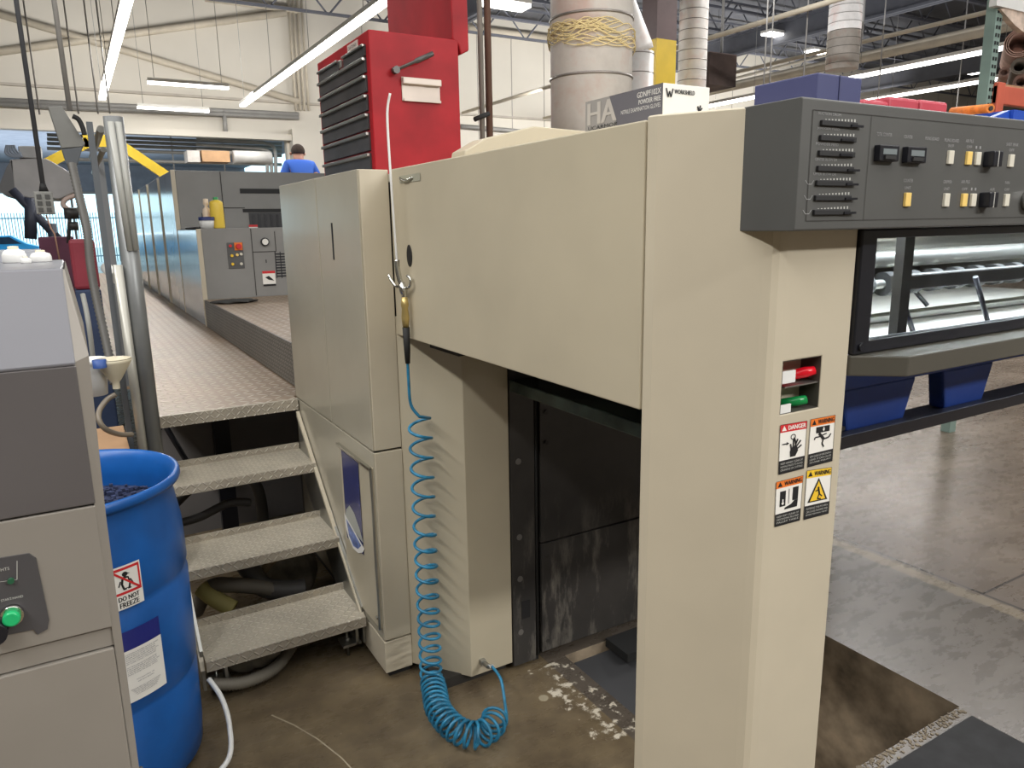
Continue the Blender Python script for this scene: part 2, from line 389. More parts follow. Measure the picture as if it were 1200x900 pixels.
for x in (8.5, 17, 26): 
    g.box((x-.12, 0, 6.7), (x+.12, 22, 6.76)); g.box((x-.12, 0, 6.2), (x+.12, 22, 6.26)); g.box((x-.02, 0, 6.2), (x+.02, 22, 6.76))
g.build('roof_girder', joistm, ceil)
# window opening in the far wall, low left
wn1 = MB()
for x in (-9, -5.9, -2.8, .3, 3.4): wn1.box((x-.05, 39.9, 0), (x+.05, 40.1, 3.4))
wn1.box((-9, 39.9, 3.3), (3.5, 40.1, 3.4))
struct(wn1.build('window_1', M('window_frame', (150, 150, 150), .5)))
struct(B('yard_ground', M('yard', (190, 195, 195), .9), None, (-30, 40.2, -.1), (30, 90, -.02)))

# ================================================================== PRESS DELIVERY UNIT
D = thing('press_delivery_unit', 'large beige printing press delivery unit with charcoal control console and warning stickers', 'printing press', (.9, 1.06, 0))
B('side_panel', beige, D, (.9, 1.0625, 1.25), (.93, 2.296, 1.777), .003)
post = MB().plan([(.9, 1.058), (.905, 1.036), (1.004, .876), (1.013, .864), (1.024, .858), (1.04, .856), (1.226, .856), (1.226, 1.06), (.93, 1.061)], 0, 1.783).build('end_post', beige2, D, .003)
cut(post, (1.047, .80, 1.263), (1.150, .90, 1.359))
rc = MB().box((1.0475, .857, 1.2632), (1.0482, .903, 1.3588)).box((1.1488, .857, 1.2632), (1.1495, .903, 1.3588)).box((1.0475, .857, 1.3582), (1.1495, .903, 1.3588)).box((1.0475, .857, 1.2632), (1.1495, .903, 1.2638)).build('recess_darkening', M('liner_dark', (70, 66, 60), .5), D)  # dark lining added to darken the lit beige recess walls
rc = MB().box((1.046, .902, 1.262), (1.151, .905, 1.36)).build('lamp_recess', cgray, D)
for _b in (((1.047, .859, 1.318), (1.085, .862, 1.34)), ((1.047, .859, 1.2635), (1.078, .862, 1.279))): MB().box(*_b).build('white_tab', white, rc)
MB().box((1.06, .86, 1.309), (1.15, .9, 1.3115)).build('divider', steel, rc)
tb = MB().tube([(1.088, .892, 1.321), (1.128, .872, 1.329), (1.142, .864, 1.332)], .012, 16, rs=[.008, .010, .0075]).build('red_lamp', M('lamp_red', (190, 14, 30), .2, var=0, emit=.25), rc)
MB().tube([(1.085, .892, 1.273), (1.112, .875, 1.276), (1.127, .866, 1.279)], .011, 16, rs=[.007, .009, .008]).build('green_lamp', M('lamp_green', (16, 120, 60), .2, var=0, emit=.15), rc)
# machine carcass that the panels close off
B('top_cover', beige, D, (.93, 1.10, 1.74), (3.3, 3.6, 1.77))
B('inner_frame', dark, D, (.90, 2.32, .1), (3.3, 3.48, 1.74))
MB().box((3.16, .92, 1.36), (3.3, 2.32, 1.74)).box((3.2, .92, 0), (3.3, 1.12, 1.36)).build('far_side_frame', tgray, D)
# control console
C = MB().prism([(.983, .914, 1.583), (.983, .914, 1.783), (.983, .800, 1.783), (.983, .798, 1.781), (.983, .798, 1.585), (.983, .800, 1.583)], (2.3, 0, 0)).build('control_console', cgray, D, .002)
fy = .7985
def CP(px, py, l=0): 
    p = P(px, py, y=.797); return p
cs = quad_surf((.983, .7978, 1.783), (2.483, .7978, 1.783), (2.483, .7978, 1.583), (.983, .7978, 1.583), n=(0, -1, 0))
def cuv(px, py): p = P(px, py, y=.798); return ((p.x-.983)/1.5, (p.z-1.583)/.2)
ds = DB(cs)
def cbox(x0, y0, x1, y1, bld, l=.0008, mi=0, tl=None):
    a = cuv(x0, (y0+y1)/2); u1 = cuv(x1, (y0+y1)/2); t_ = cuv((x0+x1)/2, y0); b_ = cuv((x0+x1)/2, y1); bld.rect(a[0], b_[1], u1[0], t_[1], l, mi)
fr = DB(cs)
cl = [cuv(946, 128), cuv(1200, 151.5), cuv(1200, 255), cuv(939, 259)]
u0, v0 = cuv(944, 259); _, v1 = cuv(946, 128); u2, _ = cuv(1016, 200)
fr.line([(u0, v0), (.995, v0)], .0007, asp=7.5).line([(u0, v1), (.995, v1)], .0007, asp=7.5)
fr.line([(u0, v0), (u0, v1)], .0009, asp=7.5).line([(u2, v0), (u2, v1)], .0006, asp=7.5)
fr.build('panel_outline', seam, C)
sl = [(961, 1003, 144), (959.5, 1001.5, 161.5), (958, 1000, 179.5), (956.5, 998.5, 197.5), (955, 997, 214.5), (953.5, 995.5, 232), (952, 994, 249)]
names = ['SUCTION DRUM', 'JOGGER FEED', 'POWDER FEED', 'CENTER BLOW DR', 'UPPER BLOW DR', '', '']
for i, (a, b, y) in enumerate(sl):
    (ua, va), (ub, _) = cuv(a, y), cuv(b, y)
    x0 = .983+1.5*ua; x1 = .983+1.5*ub; z = 1.583+.2*va
    s_ = MB().box((x0, .7935, z-.0042), (x1, .799, z+.0042)).build('slider_slot', inkb, C, .001)
    kx = x1 + (-.01 if i in (1, 2) else .012)
    MB().box((kx-.03, .7915, z-.0030), (kx, .7945, z+.0005)).build('slider_knob', black, s_)
    sc = DB(cs)
    for k in range(10):
        u = ua+(ub-ua)*(.12+.09*k); hh = .008+.0035*k
        sc.rect(u, va+.026, u+.0024, va+.026+.005+.0018*k, .0008)
    sc.build('scale_marks', panelw, s_)
    if names[i]: DB(cs).text(names[i], ua-.004, va+.060, ua+(ub-ua)*.55, va+.080, .0006).build('lettering', inkg, s_)
    else: pass
    if i >= 4: DB(cs).line([(ua-.016, va+.02), (ua-.012, va-.01), (ua-.006, va-.01), (ua-.003, va+.02)], .0008, asp=7.5).build('mark', inkg, s_)
def counter(px0, py0, px1, py1, nm):
    p0 = P(px0, py0, y=.798); p1 = P(px1, py1, y=.798); z0 = min(p0.z, p1.z); z1 = max(p0.z, p1.z)
    q = MB().box((p0.x, .787, z0), (p1.x, .80, z1)).build('counter', black, C, .0015)
    MB().box((p0.x+.008, .7862, z0+(z1-z0)*.42), (p1.x-.008, .788, z1-.006)).build('counter_display', M('lcd', (120, 128, 130), .3, var=0), q)
    MB().box((p0.x+.012, .784, z0+.003), (p1.x-.012, .788, z0+.009)).build('reset_bar', rubber, q)
counter(1025, 170, 1046, 190, ''); counter(1058, 172, 1078, 192, '')
def lab(px, py, w, s, h=5):
    a = cuv(px-w/2, py); b = cuv(px+w/2, py); DB(cs).text(s, a[0], a[1]-.014, b[0], a[1]+.014, .0006).build('lettering', inkg, C)
lab(1036, 157, 18, 'TOTAL COUNTER'); lab(1064, 160, 10, 'COUNTER'); lab(1092, 162, 16, 'PILING BOARD'); lab(1115, 164, 17, 'PILING BOARD'); lab(1136, 165, 9, 'AIR PILE'); lab(1186, 169, 14, 'SHEET SEPAR')
lab(1064, 211.5, 11, 'COUNTER'); lab(1110, 213, 10, 'GRIPPER'); lab(1131, 213, 10, 'AIR PILE'); lab(1180, 214, 5, 'FAN')
def button(px, py, m, w=.016, h=.0235, txt=None):
    p = P(px, py, y=.798); q = MB().box((p.x-w/2, .7935, p.z-h/2), (p.x+w/2, .799, p.z+h/2)).build('push_button', m, C, .001)
    if txt:
        a = cuv(px, py); DB(cs).text(txt, a[0]-.006, a[1]+.087, a[0]+.006, a[1]+.112, .0006).build('lettering', inkg, q)
for px, py, m, t_ in ((1112.5, 184.5, lens, 'ON/OFF'), (1134, 185.5, amber, 'OFF'), (1144.5, 186, lens, 'II'), (1183.5, 188.5, lens, 'OFF'), (1062, 234, amber, 'UNIT'),
                      (1107.5, 234.5, lens, 'UNIT'), (1128.5, 234.5, amber, 'OFF'), (1139, 234.5, lens, 'II'), (1161, 234.5, lens, 'AIR'), (1178, 234.5, lens, 'OFF')): button(px, py, m, txt=t_)
for px, py in ((1157, 187), (1152, 234.5)):
    p = P(px, py, y=.798); q = MB().box((p.x-.014, .778, p.z-.014), (p.x+.016, .799, p.z+.014)).build('rotary_switch', black, C, .002)
    MB().box((p.x-.001, .7772, p.z-.014), (p.x+.0005, .779, p.z+.014)).build('pointer', panelw, q)
p = P(1202, 235, y=.798); MB().tube([(p.x, .799, p.z), (p.x, .785, p.z)], .02, 24).build('push_button', chrome, C)
# window below the console
wf = MB().box((1.228, .848, 1.352), (3.2, .874, 1.582)).build('window_frame', black, D, .003)
cut(wf, (1.273, .8, 1.377), (3.14, .9, 1.565))
B('window_pane', glassm, D, (1.270, .862, 1.373), (3.145, .866, 1.569))
MB().tube([(1.248, .8485, 1.367), (1.248, .843, 1.367)], .008, 16).build('frame_bolt', black, wf)
MB().plan([(1.2265, .862), (1.226, .852), (1.306, .788), (3.25, .788), (3.25, .862)], 1.313, 1.3515).build('ledge', M('ledge_gray', (78, 75, 67), .42, var=.05), D, .0025)
# inside the delivery: rollers, gripper bars, suction wheels, catching plates
I = MB()
for y, z, r in ((1.16, 1.50, .022), (1.42, 1.53, .03), (1.7, 1.46, .035)): I.tube([(1.0, y, z), (3.16, y, z)], r, 16)
rol = I.build('delivery_roller', steel, D)
I = MB()
for i in range(14):
    x = 1.44+.1*i; I.tube([(x, 1.14, 1.44), (x+.035, 1.14, 1.44)], .03, 16)
I.build('suction_wheel', rubber, D)
MB().tube([(1.2, 1.14, 1.44), (3.16, 1.14, 1.44)], .012, 10).build('wheel_shaft', steel, D)
MB().box((1.487, .93, 1.3516), (1.52, .95, 1.60)).build('post_bar', dark, D)
I = MB()
for x in (1.55, 1.86): I.tube([(x, .98, 1.46), (x+.09, .98, 1.33)], .006, 8)
for x in (1.72, 1.98): I.tube([(x, 1.3, 1.5), (x+.07, 1.2, 1.36)], .006, 8)
I.build('linkage_bar', black, D)
B('joint_block', dark, D, (1.6, 1.0, 1.44), (2.3, 1.03, 1.475), .004)
MB().box((1.24, .96, 1.318), (3.16, 1.9, 1.325)).build('pile_top_sheet', paper, D)  # top of the paper pile, made white to brighten the interior
MB().box((1.1, 1.9, 1.30), (3.16, 1.93, 1.74)).build('rear_baffle', dark, D)
MB().prism([(2.1, 1.5, 1.46), (3.16, 1.5, 1.44), (3.16, 1.5, 1.56), (2.3, 1.5, 1.53)], (0, .02, 0)).build('inner_cover', M('pale_green', (170, 172, 140), .5), D)
B('inner_beam', steel, D, (1.1, 1.2, 1.33), (3.16, 1.25, 1.345))
il = B('inner_glow_strip', lampm, D, (1.26, 1.02, 1.70), (3.1, 1.06, 1.72))  # glowing strip added to light the space behind the window
for _x in (1.7, 2.5): area('inner_fill', (_x, 1.04, 1.695), (math.radians(-25), 0, 0), .7, .04, 16, (.85, .93, 1))  # unseen fills added so the window interior is not dark
# tall cabinet beside the stairs
cx = .795
B('cabinet_door', glossy, D, (cx, 2.766, .862), (cx+.03, 3.30, 1.777), .002)
hd = B('cabinet_door', glossy, D, (cx, 2.301, .862), (cx+.03, 2.760, 1.777), .002)
B('handle_slot', inkb, hd, (cx-.0012, 2.585, 1.49), (cx+.002, 2.600, 1.617), .0005)
B('cabinet_corner', beige2, D, (cx+.006, 2.297, .862), (.897, 2.33, 1.777), .002)
B('cabinet_core', seam, D, (cx+.012, 2.31, .12), (.9, 3.29, 1.772))
B('lower_side_panel', glossy, D, (cx, 2.299, .158), (cx+.03, 3.30, .855), .002)
B('lower_front_panel', beige2, D, (cx+.004, 2.295, .158), (.897, 2.32, .855), .002)
MB().plan([(cx, 2.295), (.897, 2.295), (.897, 2.6), (cx, 2.6)], .03, .151).build('plinth', beige2, D, .002)
B('foot_block', rubber, D, (cx+.02, 2.32, 0), (.9, 2.56, .03))
# hatch with instruction sticker
hx = .788
ht = MB().prism([(hx, 2.31, .80), (hx, 2.655, .793), (hx, 2.665, .25), (hx, 2.62, .19), (hx, 2.31, .20)], (.01, 0, 0)).build('access_hatch', beige, D, .002)
B('hatch_lip', chrome, ht, (hx-.012, 2.305, .797), (hx, 2.66, .806))
B('hatch_trim', steel, ht, (hx-.006, 2.305, .20), (hx, 2.313, .80))
hs = quad_surf((hx-.002, 2.64, .785), (hx-.002, 2.44, .785), (hx-.002, 2.44, .2), (hx-.002, 2.64, .2), n=(-1, 0, 0))
st = DB(hs).rect(.05, .40, 1, 1, .0005).build('instruction_sticker', M('sticker_navy', (52, 58, 110), .2, var=.1, scale=20), ht)
DB(hs).poly([(.0, .52), (.12, .60), (.35, .655), (.6, .63), (.85, .56), (1.05, .48)], .0009).build('sticker_arc', M('arc_gray', (170, 172, 165), .3), st)
DB(hs).poly([(-.02, .56), (1.08, .45), (.95, .41), (.7, .372), (.4, .365), (.15, .41), (.02, .47)], .0011).poly([(.08, .535), (.9, .45), (.7, .40), (.42, .385), (.2, .43)], .0014, 1).build('shield_emblem', [paper, M('emblem_blue', (110, 128, 180), .4, var=.3, scale=40)], st)
MB().tube([(hx-.001, 2.335, .235), (hx-.004, 2.335, .235)], .006, 12).build('hatch_screw', steel, ht)
# lower end frame: beige folded sheet, chamfered
MB().plan([(.898, 2.299), (1.043, 2.108), (1.212, 2.108), (1.212, 2.30), (.9, 2.31)], .035, 1.31).build('end_frame_cover', beige, D, .002)
B('end_frame_skirt', seam, D, (.93, 2.14, 0), (1.2, 2.3, .04))
B('hose_nipple', steel, D, (1.075, 2.09, .075), (1.095, 2.11, .095), .002)
gp = MB().box((1.215, 2.102, .02), (1.31, 2.12, 1.30)).build('guide_plate', sheetm, D, .001)
for z in (.15, .36, .52, .8): MB().tube([(1.245, 2.1025, z), (1.245, 2.100, z)], .011, 14).build('plate_hole', M('bolt_gray', (105, 102, 98), .5), gp)
B('plate_slot', inkb, gp, (1.25, 2.1005, .20), (1.285, 2.103, .27))
B('guide_gap', inkb, D, (1.31, 2.125, 0), (1.335, 2.15, 1.3))
gr_ = MB().tube([(1.322, 2.112, .03), (1.322, 2.112, 1.3)], .007, 10).build('lift_chain', rubber, D)
bs = MB().box((1.337, 2.100, .04), (2.39, 2.115, .47)).box((1.337, 2.104, .475), (2.39, 2.118, 1.3)).build('back_sheet', sheetm, D, .001)
for z in (.08, .42, .85, .96): MB().tube([(1.36, 2.1035, z), (1.36, 2.098, z)], .008, 12).build('sheet_screw', dark, bs)
B('front_crossbar', seam, D, (.93, 1.9, 1.23), (1.25, 2.1, 1.26))
B('delivery_rail', M('rail_dark_green', (70, 84, 80), .25, metal=.3, var=.2, scale=9), D, (1.207, 1.10, 1.055), (1.33, 2.09, 1.095), .004)
# four warning stickers on the end post
def sticker(c, head, hm, txt, pic):
    q = [P(x, y, y=.8553) for x, y in c]; sf = quad_surf(*q, n=(0, -1, 0))
    s_ = DB(sf).rect(0, 0, 1, 1, .0000).build('warning_sticker', paper, D)
    DB(sf).rect(0, .84, 1, 1, .0003).build('header_band', hm, s_); DB(sf).rect(0, 0, 1, .27, .0003).build('footer_band', inkb, s_)
    hw = paper if head == 'DANGER' else inkb
    h = DB(sf).text(head, .30, .875, .95, .965, .0006, bold=.012).poly([(.06, .87), (.24, .87), (.15, .975)], .0006); h.build('lettering', hw, s_)
    ft = DB(sf); L = txt.split('|')
    for i, t in enumerate(L):
        hh = .2/len(L); v = .235-(i+1)*hh; ft.text(t, .07, v+hh*.25, .93, v+hh*.85, .0006)
    ft.build('small_print', panelw, s_)
    d = DB(sf); mats = pic(d); d.build('pictogram', mats, s_)
    for a, b in (((0, 0), (1, 0)), ((1, 0), (1, 1)), ((1, 1), (0, 1)), ((0, 1), (0, 0))): pass
    DB(sf).line([(0, 0), (1, 0), (1, 1), (0, 1), (0, 0)], .012, .0007, asp=.65).build('border', inkb, s_)
def pic_hand(d):
    a = .62
    d.poly([(.42, .31), (.62, .31), (.72, .42), (.66, .52), (.44, .50), (.40, .42)])
    for p in ([(.45, .48), (.41, .58)], [(.52, .50), (.52, .66), (.56, .70)], [(.58, .50), (.68, .66)], [(.63, .50), (.80, .62)], [(.66, .45), (.84, .52)]): d.line(p, .055, asp=a)
    d.line([(.1, .6), (.26, .6)], .04, asp=a).poly([(.26, .565), (.36, .6), (.26, .635)])
    ring = [(.5+.085*math.cos(t), .72+.05*math.sin(t)) for t in [2*math.pi*k/14 for k in range(15)]]; d.line(ring, .03, asp=a)
    d.line([(.55, .68), (.62, .56)], .06, asp=a); return [inkb]
def pic_run(d):
    a = .62
    d.rect(.25, .68, .8, .81); d.poly([(.50, .75), (.60, .75), (.55, .695)], .0009, 1).line([(.55, .74), (.55, .79)], .04, .0009, 1, a)
    d.disc(.40, .655, .05, .03); d.line([(.42, .64), (.58, .53)], .10, asp=a); d.line([(.42, .6), (.22, .60), (.2, .55)], .045, asp=a)
    d.line([(.5, .62), (.68, .64)], .045, asp=a); d.line([(.58, .53), (.78, .55), (.86, .62)], .055, asp=a); d.line([(.56, .53), (.52, .44), (.6, .36)], .055, asp=a)
    return [inkb, paper]
def pic_foot(d):
    a = .62
    d.rect(.16, .42, .38, .76); d.poly([(.21, .5), (.33, .5), (.27, .45)], .0009, 1).line([(.27, .49), (.27, .58)], .04, .0009, 1, a)
    d.line([(.5, .45), (.5, .78)], .02, asp=a); d.rect(.64, .5, .86, .79); d.poly([(.34, .34), (.84, .34), (.86, .5), (.72, .5), (.6, .43), (.36, .38)]); return [inkb, paper]
def pic_tri(d):
    a = .62
    d.poly([(.1, .33), (.9, .33), (.5, .82)], .0006, 0).poly([(.19, .355), (.81, .355), (.5, .755)], .0009, 1)
    d.disc(.5, .61, .04, .025, .0012, 0); d.line([(.5, .6), (.55, .48)], .07, .0012, 0, a); d.line([(.52, .57), (.38, .55)], .04, .0012, 0, a)
    d.line([(.55, .48), (.66, .42)], .045, .0012, 0, a).line([(.54, .48), (.48, .38), (.62, .37)], .045, .0012, 0, a); return [inkb, syellow]
def z2(x, y): return (720+x/4, 400+y/4)
sticker([z2(777, 393), z2(903, 372), z2(887, 595), z2(768, 625)], 'DANGER', sred, 'KEEP HANDS CLEAR OF|MOVING PARTS TO AVOID|CRUSHING OR CUTTING', pic_hand)
sticker([z2(920, 366), z2(1035, 345), z2(1020, 560), z2(904, 590)], 'WARNING', sorange, 'STAY CLEAR OF DESCENDING|LOAD. IT CAN CAUSE|SEVERE INJURY', pic_run)
sticker([z2(758, 660), z2(884, 628), z2(868, 838), z2(750, 870)], 'WARNING', sorange, 'KEEP FEET CLEAR OF|DESCENDING PILE AND|PALLET TABLE', pic_foot)
sticker([z2(902, 606), z2(1018, 590), z2(1003, 806), z2(886, 836)], 'WARNING', syellow, 'ENTERING THE PIT AREA|CAN CAUSE CRUSHING AND|SEVERE PERSONAL INJURY', pic_tri)

# lift platform and pallet under the console
lp = thing('pile_lift_platform', 'black steel pile lift platform carrying the blue pallet', 'lift platform', (1.8, 1.4, 1.15))
MB().box((1.237, .90, 1.146), (3.1, .925, 1.172)).box((1.237, .925, 1.146), (1.62, 1.88, 1.160)).box((1.62, .925, 1.146), (3.1, .99, 1.160)).build('deck', black, lp)
B('edge_stop', dark, lp, (1.238, .93, 1.172), (1.34, .95, 1.18))
pl = thing('plastic_pallet', 'dark blue plastic pallet on the black lift platform', 'pallet', (1.8, 1.4, 1.172))
MB().box((1.24, .935, 1.255), (3.05, 1.88, 1.30)).build('pallet_deck', pallet_blue, pl, .003)
for x0, w0 in ((1.36, .20), (1.72, .16), (2.2, .16)):
    MB().prism([(x0, .94, 1.161), (x0+w0, .94, 1.161), (x0+w0+.035, .94, 1.256), (x0-.02, .94, 1.256)], (0, .04, 0)).build('pallet_foot', pallet_blue, pl, .006)
sh = MB(); 
for k in range(12): sh.box((1.27+random.uniform(-.004, .004), .97, 1.3005+.0012*k), (3.0, 1.88, 1.3014+.0012*k))
tag(sh.build('paper_stack', paper), 'white paper sheets lying on the blue pallet under the ledge', 'paper')
# pit contents
tag(MB().prism([(1.46, 1.70, -.10), (1.98, 1.70, -.10), (1.98, 2.07, -.03), (1.46, 2.07, -.03)], (0, 0, -.012)).build('steel_plate', M('plate_gray', (60, 60, 62), .6, var=.08)), 'gray steel plate slanting in the pit behind the end post', 'steel plate')
tag(MB().box((1.62, 1.95, -.02), (2.3, 2.085, .015)).build('rubber_mat', rubber), 'black rubber mat at the foot of the scuffed black sheet', 'mat')
tag(MB().box((1.55, .35, 0), (2.352, 1.092, .012)).build('floor_cover_plate', M('cover_plate', (30, 30, 32), .7, var=.25, scale=14), bevel=.002), 'dark worn steel cover plate lying on the floor beside the pit', 'cover plate')

# ================================================================== STAIRS + WALKWAY
st_ = thing('metal_stairs', 'three step chequer plate metal stairs up to the walkway', 'stairs', (.5, 2.6, 0))
XL, XR = .225, .785
for z, y in ((.178, 2.461), (.393, 2.736), (.626, 3.015)):
    t = MB(); t.box((XL, y+.001, z-.004), (XR, y+.262, z)); 
    tr = t.build('tread', treadm, st_)
    MB().box((XL, y-.003, z-.038), (XR, y+.001, z)).build('nosing', noserm, tr, .001)
    MB().box((XL, y+.255, z), (XR, y+.262, z+.028)).build('tread_upstand', noserm, tr)
for x in (XL-.012, XR-.002):
    MB().prism([(x, 2.50, .05), (x, 2.50, .20), (x, 3.02, .60), (x, 3.235, .79), (x, 3.24, .79), (x, 3.24, .52), (x, 2.70, .05)], (.010, 0, 0)).build('stringer', steel, st_)
    MB().prism([(x-.006, 2.475, .14), (x-.006, 2.49, .17), (x-.006, 3.242, .805), (x-.006, 3.242, .78)], (.014, 0, 0)).build('stringer_edge', beige2, st_)
for x in (XL+.01, XR-.08):
    ft = MB().box((x, 2.50, .05), (x+.07, 2.57, .06)).box((x+.05, 2.50, .05), (x+.06, 2.57, .15)).build('foot_bracket', steel, st_)
    MB().tube([(x+.025, 2.53, 0), (x+.025, 2.53, .10)], .005, 8).tube([(x+.025, 2.53, .06), (x+.025, 2.53, .075)], .012, 6).build('levelling_bolt', steel, ft)
wk = thing('walkway', 'long chequer plate walkway running along the press units', 'walkway', (.5, 8, .86))
MB().box((.215, 3.26, .845), (.788, 3.315, .86)).box((.215, 3.315, .845), (.86, 15.5, .86)).box((.14, 4.0, .845), (.215, 15.5, .86)).build('walkway_deck', walkm, wk)
MB().box((.215, 3.245, .81), (.79, 3.26, .86)).build('walkway_nosing', noserm, wk, .001)
MB().box((.215, 3.26, .80), (.235, 15, .845)).box((.3, 6, 0), (.36, 6.06, .845)).box((.3, 10, 0), (.36, 10.06, .845)).build('support_frame', dark, wk)
rp = thing('raised_platform', 'raised chequer plate platform beside the walkway with gray riser', 'platform', (1.6, 5, .86))
MB().box((.853, 3.5, 1.055), (2.5, 6.165, 1.07)).build('platform_deck', walkm, rp)
MB().box((.845, 3.5, .862), (.853, 6.16, 1.07)).build('riser', tread_mat('riser_plate', (1, 2), (112, 108, 102)), rp)
MB().box((.87, 3.6, 0), (2.5, 3.64, 1.055)).build('under_wall', dark, rp)
# below the walkway
uw = thing('under_frame', 'dark steel frame beneath the walkway behind the top step', 'frame', (.5, 3.8, 0))
B('frame_panel', M('under_gray', (118, 114, 112), .7), uw, (.24, 4.1, .0), (1.3, 4.13, .84))
B('frame_post', black, uw, (.52, 3.95, 0), (.60, 4.0, .84)); T('frame_brace', black, uw, [(.25, 3.9, .78), (.42, 3.9, .35)], .015, 6)
T('frame_bar', dark, uw, [(.22, 4.0, .68), (.52, 4.0, .68)], .012, 6)
def hose(name, pts, r, m, label, cat='hose', ribs=0, group=None):
    t = MB(); pp = smooth_path(pts, 8)
    if ribs:
        rs = []; qq = smooth_path(pp, 3)
        rs = [r*(1+.3*(i % 2)) for i in range(len(qq))]; t.tube(qq, r, 10, rs=rs)
    else: t.tube(pp, r, 10)
    return tag(t.build(name, m), label, cat, group)
hose('black_hose', [(.2, 3.35, .40), (.35, 3.4, .50), (.50, 3.42, .53), (.60, 3.4, .46), (.62, 3.38, .30), (.6, 3.36, .05)], .026, M('hose_mid', (66, 64, 62), .5), 'thick dark hose arching behind the second step from the top')
hose('black_hose', [(.2, 3.22, .40), (.33, 3.22, .41), (.45, 3.2, .455), (.54, 3.2, .44)], .018, M('hose_mid', (66, 64, 62), .5), 'thinner dark hose below the arching hose behind the middle steps')
hose('gray_duct_hose', [(.26, 3.0, .10), (.31, 2.93, .22), (.38, 2.88, .235), (.50, 2.86, .20), (.58, 2.86, .15)], .030, M('hose_gray2', (104, 98, 88), .6), 'gray bent hose in the gap above the bottom step')
hose('black_elbow_hose', [(.44, 3.0, .30), (.47, 2.93, .25), (.51, 2.88, .19), (.60, 2.85, .165), (.66, 2.84, .16)], .04, M('hose_dark', (74, 72, 70), .6), 'fat dark elbow hose resting beside wrinkled cloth above the bottom step')
hose('beige_hose', [(.50, 2.96, .20), (.58, 2.96, .27), (.66, 2.96, .285), (.76, 2.98, .26)], .018, M('hose_tan', (128, 112, 88), .7), 'tan curved hose over the wrinkled gray cloth under the stairs')
hose('yellow_glove_hose', [(.28, 2.92, .235), (.32, 2.88, .195), (.38, 2.84, .15)], .033, M('yellowish', (150, 140, 84), .7), 'dull yellow bent tube end beside the drum above the bottom step', 'tube')
# wrinkled cloth bag
def cloth(name, c, sx, sy, sz, m, label, cat, seed, wr=.12, fr=9):
    bm = bmesh.new(); bmesh.ops.create_uvsphere(bm, u_segments=40, v_segments=20, radius=1)
    for v in bm.verts:
        p = v.co; a = math.atan2(p.y, p.x); k = 1+wr*math.sin(a*fr+seed+2*p.z)+wr*.5*math.sin(p.x*7+seed*3)
        v.co = Vector((c[0]+p.x*sx*k, c[1]+p.y*sy*k, c[2]+p.z*sz*(1+.1*math.sin(a*5))))
    for f in bm.faces: f.smooth = True
    me = bpy.data.meshes.new(name); bm.to_mesh(me); bm.free(); me.materials.append(m); o = bpy.data.objects.new(name, me); COL.objects.link(o)
    return tag(o, label, cat)
cloth('cloth_bundle', (.64, 3.06, .14), .13, .08, .135, clothm, 'wrinkled gray cloth bundle under the stairs beneath the tan hose', 'cloth', 1.3, .06, 14)
cloth('cloth_bag', (.40, 2.60, .072), .10, .05, .050, clothm, 'crumpled gray cloth hanging below the bottom step', 'cloth', .4, .08, 7)
hose('corrugated_hose', [(.24, 2.49, .075), (.34, 2.49, .045), (.46, 2.53, .04), (.56, 2.64, .06)], .018, M('hose_gray3', (130, 124, 112), .6), 'gray corrugated hose lying on the floor under the bottom step', ribs=1)

# ================================================================== AIR HOSE + BLOW GUN
ah = thing('coiled_air_hose', 'blue coiled air hose hanging from the blow gun down to the floor', 'air hose', (.92, 2.15, 0))
pts = [Vector(p) for p in smooth_path([(.880, 2.165, 1.232), (.880, 2.165, 1.12), (.884, 2.165, 1.04), (.905, 2.15, 1.0)], 6)]
cxh, cyh, r = .913, 2.165, .036
zz = .99; th = 0; N = 26
turn_z = [.975-.068*k for k in range(11)] + []
z = .985; k = 0
while z > .07:
    pitch = .068 if z > .62 else .056 if z > .3 else .047 if z > .12 else .032
    for j in range(N):
        a = 2*math.pi*j/N
        pts.append(Vector((cxh+r*math.cos(a), cyh+r*math.sin(a)-.05*0, z-pitch*j/N)))
    z -= pitch
c0 = Vector((cxh, cyh, z))
axis = smooth_path([c0, (.895, 2.10, .042), (.862, 1.99, .042), (.868, 1.88, .042), (.91, 1.82, .042), (.97, 1.83, .042), (1.01, 1.875, .042)], 10)
L = [0]
for a, b in zip(axis, axis[1:]): L.append(L[-1]+(b-a).length)
turns = 20; n = turns*18
for i in range(n):
    s_ = L[-1]*i/n; k = max(j for j in range(len(L)) if L[j] <= s_); k = min(k, len(axis)-2)
    t = (s_-L[k])/(L[k+1]-L[k]); c = axis[k].lerp(axis[k+1], t); d = (axis[k+1]-axis[k]).normalized()
    # ring basis blends from upright to lying
    side = Vector((1, 0, 0)) if abs(d.z) > .8 else d.cross(Vector((0, 0, 1))).normalized()
    up = side.cross(d).normalized(); a = 2*math.pi*i/18
    if i < 18: side = Vector((1, 0, 0)); up = side.cross(d).normalized()
    rad = .038
    pts.append(c+side*math.cos(a)*rad*1.05+up*math.sin(a)*rad)
pts += smooth_path([pts[-1], (1.06, 1.90, .05), (1.085, 1.97, .09), (1.085, 2.03, .105)], 5)[1:]
MB().tube(pts, .0052, 8).build('hose_coil', hoseblue, ah)
MB().tube([(.8795, 2.165, 1.29), (.880, 2.165, 1.225), (.880, 2.165, 1.175)], .01, 12, rs=[.0115, .0105, .008]).build('strain_relief', rubber, ah)
MB().tube([(1.085, 2.03, .105), (1.085, 2.06, .09), (1.085, 2.098, .085)], .009, 12).build('floor_fitting', steel, ah)
gn = thing('air_blow_gun', 'chrome air blow gun with a long thin white nozzle on the beige panel', 'air gun', (.88, 2.16, 1.3))
